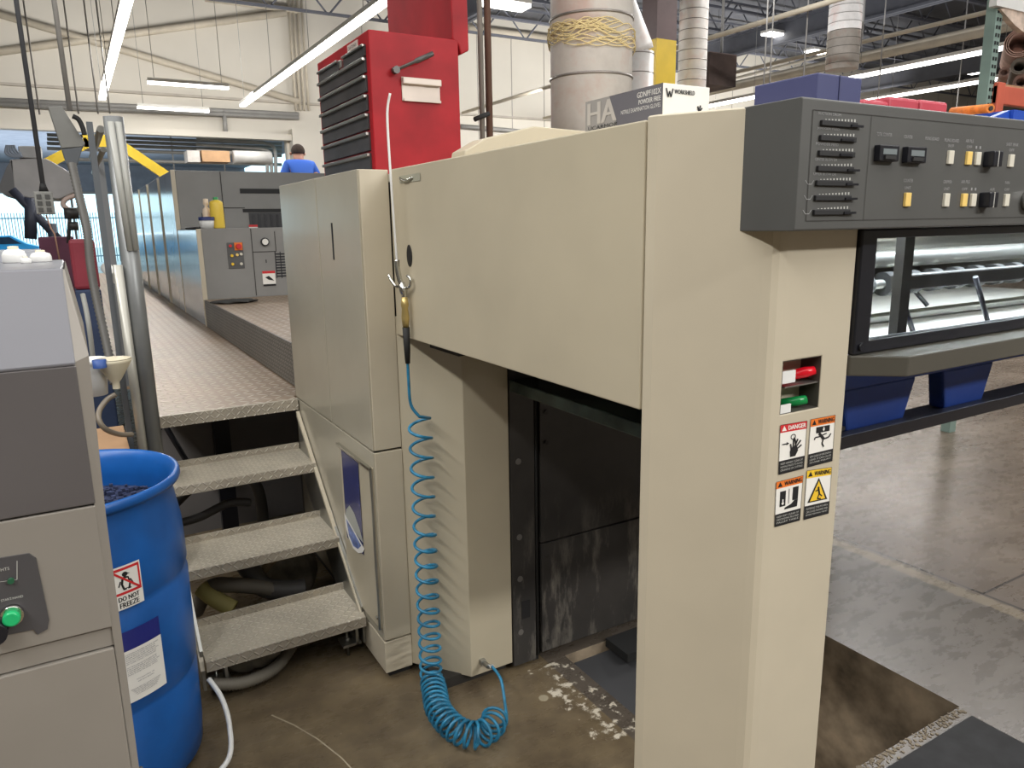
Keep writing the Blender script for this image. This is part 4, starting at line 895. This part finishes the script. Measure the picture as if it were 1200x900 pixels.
shelf = B('rear_cap', cgray, D, (1.23, .914, 1.74), (3.28, 1.10, 1.772))
q = thing('red_bin', 'red plastic bin standing beside the blue bin on the console', 'bin', (1.7, 1.2, 1.772))
MB().plan([(1.70, 1.2), (1.80, 1.2), (1.80, 1.4), (1.70, 1.4)], 1.772, 1.885).plan([(1.80, 1.2), (1.925, 1.2), (1.925, 1.4), (1.80, 1.4)], 1.772, 1.898).build('bin_body', binred, q, .008)
MB().box((1.93, 1.2, 1.772), (2.054, 1.4, 1.899)).build('second_tray', binred, q, .008)
oa = P(1116, 131, y=1.25); ob_ = P(1161, 127, y=1.12)
q = thing('mesh_roll', 'rolled orange mesh lying on top of the press right of the red bin', 'roll', oa)
MB().tube([oa, ob_], .0115, 20).build('roll_tube', orange, q); MB().tube([ob_, ob_+(ob_-oa).normalized()*.002], .006, 12).build('roll_core', dark, q)
bb = P(1163, 137, y=1.3); q = thing('blue_tray', 'bright blue tray at the right edge of the press top', 'tray', (2.2, 1.2, 1.772))
MB().prism([P(1158, 140, y=1.2), P(1184, 129, y=1.2), P(1184, 150, y=1.2), P(1158, 150, y=1.2)], (0, .02, 0)).box((P(1184, 129, y=1.2).x, 1.19, 1.772), (2.45, 1.4, P(1184, 129, y=1.2).z)).build('tray_body', M('tray_blue', (28, 70, 165), .4), q)

# ================================================================== OVERHEAD: ducts, column, pipes, lamps
def vduct(name, x, y, r, z0, z1, label, ring=.0, m=ductm):
    t = thing(name, label, 'duct', (x, y, z0)); MB().tube([(x, y, z0), (x, y, z1)], r, 40).build('duct_tube', m, t)
    if ring:
        z = z0+.1
        while z < z1:
            MB().tube([(x+r*1.004*math.cos(a), y+r*1.004*math.sin(a), z) for a in [2*math.pi*k/40 for k in range(41)]], .008 if ring > .2 else .005, 6).build('seam_ring', M('ring_gray', (150, 144, 138), .4, metal=.6), t); z += ring
    return t
y = 4.0; xa, xb = P(646, 60, y=y).x, P(737, 60, y=y).x; r1 = (xb-xa)/2*.85; xm = (xa+xb)/2
big = vduct('ventilation_duct', xm, y, r1, 1.7, 7.9, 'large galvanised duct wrapped with twine behind the glove box', .34)
tw = MB()
for k in range(48):
    a0 = random.uniform(0, 6.28); z0 = P(690, 47, y=y).z+random.uniform(-.07, .05); n = 14; sp2 = random.uniform(1.2, 2.6); ph = random.uniform(0, 6)
    tw.tube([(xm+(r1+.012+.012*random.random())*math.cos(a0+sp2*i/n), y+(r1+.012)*math.sin(a0+sp2*i/n), z0+.022*math.sin(ph+i*.7)) for i in range(n)], .0032, 5)
tag(tw.build('twine_wrap', M('twine', (222, 202, 150), .8)), 'pale yellow twine wound around the large duct', 'twine', kind='stuff')
y = 6.2; xa, xb = P(728, 120, y=y).x, P(762, 120, y=y).x; vd = vduct('reducer_duct', (xa+xb)/2, y, (xb-xa)/2*.9, 1.7, P(745, 62, y=y).z, 'thin galvanised duct with reducer partly behind the large duct', .18)
r2 = (xb-xa)/2*.9; xm2 = (xa+xb)/2; zt = P(745, 62, y=y).z
MB().tube([(xm2, y, zt), (xm2-.02, y, zt+.05), (xm2-.12, y, zt+.3), (xm2-.17, y, zt+.5), (xm2-.17, y, 7.9)], r2, 32, rs=[r2, r2, r2*.8, r2*.55, r2*.55]).build('reducer_neck', ductm, vd)
y = 7.0; xa, xc, xb = P(767, 50, y=y).x, P(779, 50, y=y).x, P(797, 50, y=y).x; zy = P(780, 46, y=y).z
cl_ = struct(MB().plan([(xa+.03, y+.26), (xa+.03, y), (xb-.06, y), (xb-.06, y+.26)], zy, 7.9).build('steel_column', purple, ceil))
struct(MB().plan([(xa+.03, y+.26), (xa+.03, y-.002), (xb-.06, y-.002), (xb-.06, y+.26)], 0, zy).build('steel_column_base', yellow, ceil))
y = 7.6; xa, xb = P(798, 50, y=y).x, P(826, 50, y=y).x; vduct('spiral_duct', (xa+xb)/2, y, (xb-xa)/2*.88, 1.0, 7.9, 'spiral galvanised duct right of the yellow and brown column', .12)
y = 9.6; xa, xb = P(975, 40, y=y).x, P(1003, 40, y=y).x; vduct('far_spiral_duct', (xa+xb)/2, y, (xb-xa)/2*.85, P(985, 82, y=9.6).z, 7.9, 'far galvanised spiral duct above the blue-gray bin', .14)
for i, (px, w, m, lab_) in enumerate(((562.5, .014, pipeg, 'dark gray vertical pipe left of the brown pipe by the tool chest'), (571, .018, M('pipe_brown', (110, 84, 74), .5), 'brown vertical pipe right of the tool chest'))):
    y = 3.6; a = P(px+3, 160, y=y); t = MB().tube([(a.x, y, 1.77), (a.x, y, 7.9)], w, 12).build('vertical_pipe', m); tag(t, lab_, 'pipe')
q = tag(MB().tube([(P(556, 140, y=3.55).x, 3.55, P(556, 140, y=3.55).z), (P(573, 133, y=3.55).x, 3.55, P(573, 133, y=3.55).z)], .012, 8).build('pipe_clamp', rubber), 'black clamp across the two vertical pipes', 'clamp')
def lamp(name, a, b, label, w=.14, wires=(), group=None):
    a = Vector(a); b = Vector(b); t = thing(name, label, 'ceiling light', (a+b)/2, group); alongy = abs(a.y-b.y) > abs(a.x-b.x)
    dx, dy = (w/2, 0) if alongy else (0, w/2); z = a.z
    MB().box((min(a.x, b.x)-dx*1.05, min(a.y, b.y)-dy*1.05, z+.045), (max(a.x, b.x)+dx*1.05, max(a.y, b.y)+dy*1.05, z+.11)).build('housing', lamph, t)
    MB().box((min(a.x, b.x)-dx*.9, min(a.y, b.y)-dy*.9, z), (max(a.x, b.x)+dx*.9, max(a.y, b.y)+dy*.9, z+.045)).build('tube', lampm, t)
    L_ = (b-a).length; k = max(1, int(L_/2.4))
    for i in range(k+1):
        p_ = a.lerp(b, (i+.1)/(k+.2)); MB().tube([(p_.x, p_.y, z+.1), (p_.x, p_.y, 7.95)], .006, 4).build('hanging_wire', pipeg, t)
lamp('strip_light', (1.02, 8.2, 4.5), (1.02, 19.9, 4.5), 'long fluorescent strip row highest at the left of the photo')
lamp('strip_light', (4.0, 7.8, 4.5), (4.0, 19.6, 4.5), 'long fluorescent strip row passing behind the red tool chest')
a, b = P(173, 98, z=4.5), P(270, 103, z=4.5); lamp('strip_light', (a.x, a.y, 4.5), (b.x, a.y, 4.5), 'upper of two short lights crossing before the beige wall')
a, b = P(161, 127, z=4.5), P(246, 131, z=4.5); lamp('strip_light', (a.x, a.y, 4.5), (b.x, a.y, 4.5), 'lower of two short lights crossing before the beige wall')
a, b = P(565, 4, z=4.5), P(620, 10, z=4.5); lamp('strip_light', (a.x, a.y, 4.5), (b.x, a.y, 4.5), 'single bright light between tool chest and large duct', .3)
lamp('strip_light', (14.7, 7.4, 4.5), (14.7, 16.5, 4.5), 'upper long fluorescent row above the red bin', .2)
lamp('strip_light', (17.8, 8.6, 4.5), (17.8, 18, 4.5), 'lower long fluorescent row just above the red bin', .2)
for i, (px, py) in enumerate(((957, 62), (967, 64), (1138, 86), (908, 42))):
    a = P(px, py, z=6.4); lamp('far_ceiling_light', (a.x-.35, a.y, 6.4), (a.x+.35, a.y, 6.4), ['small far ceiling light left of the far spiral duct', 'second small far light touching the far spiral duct', 'small round far light between the two long rows', 'small far light right of the near spiral duct'][i], .35)
def opipe(name, x, y0, y1, z, r, m, label): return tag(MB().tube([(x, y0, z), (x, y1, z)], r, 10).build(name, m), label, 'pipe')
opipe('overhead_pipe', 10.92, 6, 21.5, 5.0, .045, pipeb, 'thin pale overhead pipe crossing above the blue-gray bin')
opipe('overhead_rail', 15.2, 6, 21.5, 5.0, .11, pipeb, 'thick pale overhead rail above the two light rows')
opipe('overhead_pipe', 13.9, 5.5, 21.5, 5.0, .04, pipeb, 'thin pale pipe right of the far spiral duct')
for i, px in enumerate((898, 905, 945, 1010, 1035, 1130)):
    y = 9; a = P(px, 40, y=y); tag(MB().tube([(a.x, y, 3.2 if i != 3 else 4.6), (a.x, y, 7.9)], .013, 6).build('drop_conduit', M('pipe_mid', (150, 148, 146), .5)), ['thin drop conduit just right of the near spiral duct', 'second thin drop conduit from the near spiral duct', 'drop conduit left of the far spiral duct', 'drop conduit right of the far spiral duct', 'drop conduit between far duct and rack', 'drop conduit nearest to the pallet rack'][i], 'conduit')
# old brown tank / unit in the background
q = thing('rusty_unit', 'rusty brown boxy heater unit hanging beyond the near spiral duct', 'heater', P(845, 80, y=12)); a, b = P(832, 60, y=12), P(862, 102, y=12)
MB().box((a.x, 12, b.z), (b.x, 12.8, a.z)).build('unit_body', M('rusty', (96, 82, 78), .7, var=.3, scale=1.5), q); MB().tube([(a.x+.15, 12.3, a.z), (a.x+.15, 12.3, 7.9)], .03, 8).tube([(b.x-.15, 12.3, a.z), (b.x-.15, 12.3, 7.9)], .03, 8).build('unit_hanger', pipeg, q)
q = thing('mezzanine_rail', 'pale guard rail beyond the near spiral duct', 'railing', P(870, 90, y=14)); mr = MB()
for px, py, px2, py2 in ((830, 100, 985, 60), (830, 108, 985, 78)):
    a = P(px, py, x=15.6); b = P(px2, py2, x=15.6); mr.tube([a, b], .035, 6)
mr.build('rail_bar', pipeb, q)
# wall bracing and conduits on the back wall
def onwall(px, py): return P(px, py, y=WY-.15)
def wpipe(name, pts, r, m, label, cat='pipe'):
    return tag(MB().tube([onwall(*p) for p in pts], r, 8).build(name, m), label, cat)
wpipe('wall_brace', [(-40, 66), (335, 15)], .09, pipeb, 'pale brace rising gently to the right across the beige wall', 'brace')
wpipe('wall_brace', [(-40, 5), (350, 119)], .09, pipeb, 'pale brace falling steeply to the right across the beige wall', 'brace')
wpipe('long_wall_pipe', [(-30, 116), (350, 134)], .06, pipeg, 'upper long gray pipe along the beige wall')
wpipe('long_wall_pipe', [(-30, 121), (350, 138)], .06, pipeg, 'lower long gray pipe along the beige wall')
wpipe('wall_pipe', [(240, -2), (352, 13)], .08, pipeb, 'pale pipe along the top of the wall left of the chest')
wpipe('top_wall_pipe', [(548, 33), (650, 46)], .11, pipeb, 'pale pipe along the top of the paneled wall right of the chest')
wpipe('low_wall_pipe', [(540, 148), (600, 153), (650, 158)], .07, pipeg, 'gray pipe low on the paneled wall right of the chest')
for i, px in enumerate((338, 343, 348, 353)): wpipe('wall_conduit', [(px, 0), (px+9, 130)], .035, pipeb, ['leftmost', 'second from left', 'third from left', 'rightmost'][i]+' of the thin vertical wall conduits left of the tool chest', 'conduit').__setitem__('group', 'conduit cluster on the back wall')
wpipe('thin_wall_pipe', [(262, 128), (265, 160)], .06, pipeg, 'short vertical pipe under the long wall pipes')
for i, px in enumerate((37, 83, 106, 120)):
    y = 14; a = P(px, 60, y=y); b = P(px+6, 110, y=y); tag(MB().tube([(b.x, y, b.z-.3), (b.x, y, 7.9)], .012, 4).build('hanging_cable', pipeg), ['thin cable nearest the left edge before the wall', 'thin cable right of the light arm pipe', 'middle thin cable left of the strip row', 'thin cable closest to the strip row'][i], 'cable')
# bay under the wall: pipes, boxes
q = thing('pipe_rack', 'rack of gray pipes with bent conduits in the bay under the beige wall', 'pipes', (1.5, 23.5, 4))
for i, (y0, y1) in enumerate(((158, 166), (163, 171), (168, 176), (174, 182), (186, 192))):
    a = P(55, y0, y=23.5); b = P(330, y1, y=23.5); MB().tube([a, Vector((b.x, 23.5, a.z))], .05, 6).build('straight_pipe', pipeg, q)
for i, r_ in enumerate((0, 8, 16)):
    pts = [P(230, 162+r_*.9, y=22.8), P(290, 166+r_*.9, y=22.8), P(312-r_*.4, 168+r_*.9, y=22.8), P(322-r_*.6, 176+r_*.8, y=22.8), P(324-r_*.6, 215, y=22.8)]; pts.append(Vector((pts[-1].x, 22.8, 0)))
    MB().tube(smooth_path(pts, 6), .05, 8).build('bent_conduit', M('pipe_light', (170, 168, 164), .5), q)
for px in (110, 200, 260): a = P(px, 160, y=23.5); MB().tube([(a.x, 23.5, 3.2), (a.x, 23.5, 4.6)], .02, 6).build('pipe_hanger', pipeg, q)
q = thing('carton_on_rack', 'brown carton on a far rack behind the first tower', 'carton', P(245, 190, y=20)); a, b = P(236, 176, y=20), P(270, 190, y=20); MB().box((a.x, 20, b.z), (b.x, 20.6, a.z)).build('carton_body', cardb, q)
q = thing('wrapped_pallet_load', 'pale wrapped load beside the far brown carton', 'load', P(227, 190, y=20)); a, b = P(219, 176, y=20), P(235, 190, y=20); MB().box((a.x, 20, b.z), (b.x, 20.6, a.z)).build('load_body', M('wrap', (188, 182, 176), .4, var=.15), q)
q = thing('gray_unit_heater', 'pale gray cylinder duct left of the bent conduits', 'duct', P(290, 185, y=20)); a = P(273, 184, y=20); b = P(318, 188, y=20); MB().tube([a, Vector((b.x, 20, a.z))], .16, 20).build('duct_tube', M('duct_pale', (176, 174, 170), .5), q)
a, b = P(330, 160, y=WY-.4), P(372, 200, y=WY-.4); struct(B('wall_pier', wallm, None, (a.x+.3, WY-.4, 0), (b.x+1.2, WY, 4.3)))
# yellow frame crane
yf_ = thing('gantry_frame', 'yellow A-shaped gantry frame behind the handrail', 'gantry', P(125, 170, y=15))
def yb(p0, p1, w=.14): 
    a = P(*p0, y=15.0); b = P(*p1, y=15.0); d_ = (b-a).normalized(); n_ = Vector((-d_.z, 0, d_.x))*w/2; MB().prism([a-n_, b-n_, b+n_, a+n_], (0, .12, 0)).build('gantry_beam', yellow, yf_)
yb((98, 165), (144, 165), .2); yb((136, 166), (205, 212), .16); yb((104, 166), (54, 192), .16)
# hopper and its frame
hp = thing('material_hopper', 'gray metal hopper on a dark leg seen left of the handrail', 'hopper', P(50, 200, y=9))
MB().prism([P(*q, y=9) for q in ((11, 187), (22, 186), (55, 186), (84, 203), (88, 225), (70, 233), (35, 232), (18, 228))], (0, .8, 0)).build('hopper_bin', hop, hp, .01)
MB().prism([P(*q, y=9) for q in ((21, 171), (48, 171), (48, 186), (22, 185))], (0, .5, 0)).build('hopper_collar', M('collar', (176, 176, 176), .5), hp, .01)
MB().prism([P(*q, y=9) for q in ((14, 187), (18, 232), (4, 228), (-2, 220), (8, 195))], (0, .6, 0)).build('hopper_side', M('hop_dark', (110, 110, 112), .5), hp)
lg = MB(); 
for p0, p1, w in (((14, 222), (78, 290), .045), ((36, 232), (36, 280), .06)): lg.tube([P(*p0, y=8.9), P(*p1, y=8.9)], w, 6)
lg.tube([P(60, 262, y=8.9), (P(60, 262, y=8.9).x, 8.9, 0)], .05, 6).build('hopper_leg', M('leg_dark', (60, 64, 80), .5), hp)
cb = MB()
for k in range(5): cb.tube(smooth_path([P(8+2*k, 170, y=8.95), P(7+3*k, 180-k, y=8.95), P(18+2*k, 184, y=8.95), P(24, 178+k, y=8.95)], 5), .012, 6)
cb.build('hopper_cables', M('cable_pale', (140, 150, 165), .5), hp)
vl = thing('valve_cluster', 'cluster of dark valves and looped tube behind the light arm', 'valve', P(80, 245, y=6)); 
MB().tube(smooth_path([P(92, 228, y=6), P(78, 233, y=6), P(74, 240, y=6), P(82, 246, y=6), P(96, 248, y=6)], 6), .016, 8).build('looped_tube', M('tube_pinkish', (170, 150, 140), .5), vl)
MB().tube([P(75, 250, y=6), P(92, 250, y=6)], .04, 10).tube([P(80, 265, y=6), P(92, 265, y=6)], .03, 10).tube([P(82, 250, y=6), P(80, 285, y=6)], .012, 8).build('valve_body', dark, vl)
# maroon bin and blue container, left
q = thing('maroon_container', 'dark maroon container behind the foreground cabinet', 'container', P(62, 300, y=6)); a, b = P(44, 278, y=6.25), P(92, 320, y=6.25); MB().box((a.x, 6.25, 0), (b.x, 6.7, a.z)).build('container_body', mudf, q, .01)
q = thing('blue_cart', 'tall container with red upper and blue lower half behind the cabinet', 'container', P(95, 380, y=5)); a, b = P(80, 285, y=5), P(116, 340, y=5); zc = P(95, 340, y=5).z
MB().box((a.x, 5, 0), (.125, 5.4, zc)).build('lower_half', navy, q, .01); MB().box((a.x, 5.01, zc), (.125, 5.4, a.z+.02)).build('upper_half', M('cart_red', (140, 48, 62), .6, var=.1), q, .02)
q = thing('white_table', 'pale table behind the white jugs at the left edge', 'table', P(20, 310, y=5.5)); a, b = P(-30, 296, y=5.5), P(44, 296, y=5.5); MB().box((a.x-.3, 5.5, a.z-.22), (b.x, 6.2, a.z)).build('table_body', M('table_pale', (200, 205, 215), .5), q); MB().box((b.x-.08, 5.6, 0), (b.x-.02, 5.66, a.z-.2)).build('leg', steel, q)
# outside: fence and parked car
fn = thing('yard_fence', 'pale steel picket fence outside the far window', 'fence', (-2, 46, 0)); fm = MB()
for i in range(90): fm.tube([(-8+.13*i, 46, 0), (-8+.13*i, 46, 2.6)], .02, 4)
fm.box((-8, 45.97, 2.3), (4, 46.03, 2.36)).box((-8, 45.97, .3), (4, 46.03, .36)); fm.build('picket_panel', fencem, fn)
cr = thing('parked_car', 'light blue car parked outside beyond the picket fence', 'car', (-2.6, 43, 0))
cbm = M('car_blue', (60, 165, 220), .25); MB().prism([(-4.6, 43, .35), (-4.6, 43, .95), (-4.2, 43, 1.05), (-3.7, 43, 1.45), (-2.4, 43, 1.5), (-1.8, 43, 1.1), (-1.3, 43, .95), (-1.3, 43, .35)], (0, 1.7, 0)).build('car_body', cbm, cr, .06)
MB().prism([(-4.05, 42.99, 1.08), (-3.66, 42.99, 1.38), (-2.45, 42.99, 1.42), (-2.0, 42.99, 1.1)], (0, .02, 0)).build('side_window', M('car_glass', (40, 60, 80), .1), cr)
for x in (-4.0, -2.0): MB().tube([(x, 42.95, .33), (x, 43.15, .33)], .33, 24).build('wheel', rubber, cr)
# pallet rack at the right edge
rk = thing('pallet_rack', 'teal pallet rack upright with orange beam at the right edge', 'rack', (5.64, 3.0, 0))
xr = P(1166, 60, y=3).x
MB().box((xr-.035, 3.0, 0), (xr+.045, 3.07, 3.5)).build('upright', teal, rk, .002)
hl = MB()
for i in range(34):
    z_ = 1.9+.05*i; hl.box((xr-.02, 2.996, z_), (xr-.004, 3.0, z_+.022)); hl.box((xr+.012, 2.996, z_), (xr+.028, 3.0, z_+.022))
hl.build('upright_holes', inkb, rk)
za = P(1170, 112, y=3); MB().box((xr+.03, 2.97, za.z-.06), (xr+1.6, 3.02, za.z+.06)).build('beam', rackred, rk, .004); MB().box((xr+.03, 2.965, za.z-.14), (xr+.12, 3.0, za.z+.08)).build('beam_bracket', rackred, rk, .004)
zb_ = P(1180, 8, y=3); MB().box((xr-.1, 2.97, zb_.z-.02), (xr+1.6, 3.02, zb_.z+.10)).build('beam', white, rk)
MB().box((xr+.05, 3.0, za.z+.06), (xr+1.6, 3.02, za.z+.08)).build('shelf_board', cardb, rk)
def roll(px, py, r, label, ry=0, m=brownroll):
    c = P(px, py, y=3.16); t = thing('paper_roll', label, 'roll', c, 'rolls stored on the rack')
    sp = MB(); pts = []; 
    for lay in range(3):
        rr = r*(1-.14*lay); sp.lathe((0, 0, 0), [(rr, 0), (rr, .8), (rr*.94, .8), (rr*.94, 0), (rr, 0)], 32)
    for v in sp.bm.verts: x, y_, z_ = v.co; v.co = Vector((c.x+x*.5+z_*.88, c.y-x*.86+z_*.48, c.z+y_))
    sp.build('rolled_sheet', m, t); return t
roll(1195, 50, .10, 'large brown paper roll seen end-on upper on the rack'); roll(1195, 77, .058, 'smaller gray-brown roll beneath the large roll', m=M('roll_gray', (130, 122, 112), .8))
roll(1177, 84, .034, 'small roll against the teal upright'); roll(1197, 95, .052, 'low brown roll resting over the orange beam')
q = thing('folded_carton', 'folded pale carton leaning on top of the rack shelf', 'carton', P(1190, 20, y=2.98)); MB().prism([P(*c_, y=2.98) for c_ in ((1172, 10), (1200, 8), (1200, 38), (1190, 30))], (0, .04, 0)).build('carton_sheet', M('carton_pale', (205, 185, 170), .8, var=.15, scale=14), q)
# ================================================================== PERSON
def skinmesh(name, verts, edges, radii, mat, parent, sub=2):
    off = worldloc(parent); me = bpy.data.meshes.new(name); me.from_pydata([Vector(v)-off for v in verts], edges, []); o = bpy.data.objects.new(name, me); COL.objects.link(o); o.parent = parent
    md = o.modifiers.new('skin', 'SKIN'); 
    for i, r_ in enumerate(radii): v = me.skin_vertices[0].data[i]; v.radius = r_ if isinstance(r_, tuple) else (r_, r_)
    me.skin_vertices[0].data[0].use_root = True; md.use_smooth_shade = True
    s_ = o.modifiers.new('sub', 'SUBSURF'); s_.levels = sub; s_.render_levels = sub; me.materials.append(mat); return o
PX_, PY_ = P(353, 185, y=10).x, 10.0; Z0 = 1.06
pe = thing('person', 'person with short brown hair in a blue t-shirt behind the press, seen from behind', 'person', (PX_, PY_, Z0))
def pv(x, y, z): return (PX_+x, PY_+y, Z0+z)
V = [pv(0, 0, .95), pv(0, .04, 1.13), pv(0, .1, 1.32), pv(.01, .15, 1.40), pv(.02, .20, 1.45), pv(.025, .23, 1.53),
     pv(-.16, .1, 1.33), pv(-.22, .08, 1.12), pv(-.20, .25, .98), pv(-.17, .35, .96), pv(.16, .1, 1.33), pv(.22, .03, 1.15), pv(.20, .2, .98), pv(.17, .28, .96),
     pv(-.09, 0, .88), pv(-.10, .01, .48), pv(-.11, -.01, .06), pv(-.11, .12, .03), pv(.09, 0, .88), pv(.10, .01, .48), pv(.11, -.01, .06), pv(.11, .12, .03)]
Ed = [(0, 1), (1, 2), (2, 3), (3, 4), (4, 5), (2, 6), (6, 7), (7, 8), (8, 9), (2, 10), (10, 11), (11, 12), (12, 13), (0, 14), (14, 15), (15, 16), (16, 17), (0, 18), (18, 19), (19, 20), (20, 21)]
Ra = [(.14, .10), (.13, .10), (.15, .10), .055, .075, .085, .055, .045, .035, .03, .055, .045, .035, .03, .085, .06, .045, .035, .085, .06, .045, .035]
skinmesh('body', V, Ed, Ra, skin, pe)
skinmesh('t_shirt', [pv(0, 0, .9), pv(0, .04, 1.13), pv(0, .1, 1.32), pv(.01, .14, 1.385), pv(-.155, .1, 1.345), pv(-.225, .08, 1.17), pv(.155, .1, 1.345), pv(.225, .08, 1.17)], [(0, 1), (1, 2), (2, 3), (2, 4), (4, 5), (2, 6), (6, 7)], [(.17, .13), (.165, .13), (.18, .13), .075, .075, .07, .075, .07], shirt, pe)
skinmesh('trousers', [pv(0, 0, .95), pv(-.09, 0, .86), pv(-.10, .01, .48), pv(-.11, -.01, .1), pv(.09, 0, .86), pv(.10, .01, .48), pv(.11, -.01, .1)], [(0, 1), (1, 2), (2, 3), (0, 4), (4, 5), (5, 6)], [(.165, .125), .10, .08, .07, .10, .08, .07], jeans, pe)
hb = MB(); bmesh.ops.create_uvsphere(hb.bm, u_segments=24, v_segments=16, radius=1)
for v in hb.bm.verts: v.co = Vector((PX_+.022+v.co.x*.088, PY_+.215+v.co.y*.10, Z0+1.535+v.co.z*.095 if v.co.z > -.3 else Z0+1.505))
for f in hb.bm.faces: f.smooth = True
hb.build('hair', hairm, pe)
eb = MB()
for sx in (-1, 1): eb.tube([(PX_+.022+sx*.085, PY_+.25, Z0+1.49), (PX_+.022+sx*.095, PY_+.24, Z0+1.52)], .016, 8)
eb.build('ears', skin, pe)
# far platform the person stands on
B('far_walkway_deck', walkm, wk, (2.5, 7.6, 1.045), (3.3, 15.5, 1.06)); B('far_walkway_support', dark, wk, (2.5, 7.6, 0), (3.3, 7.64, 1.045))
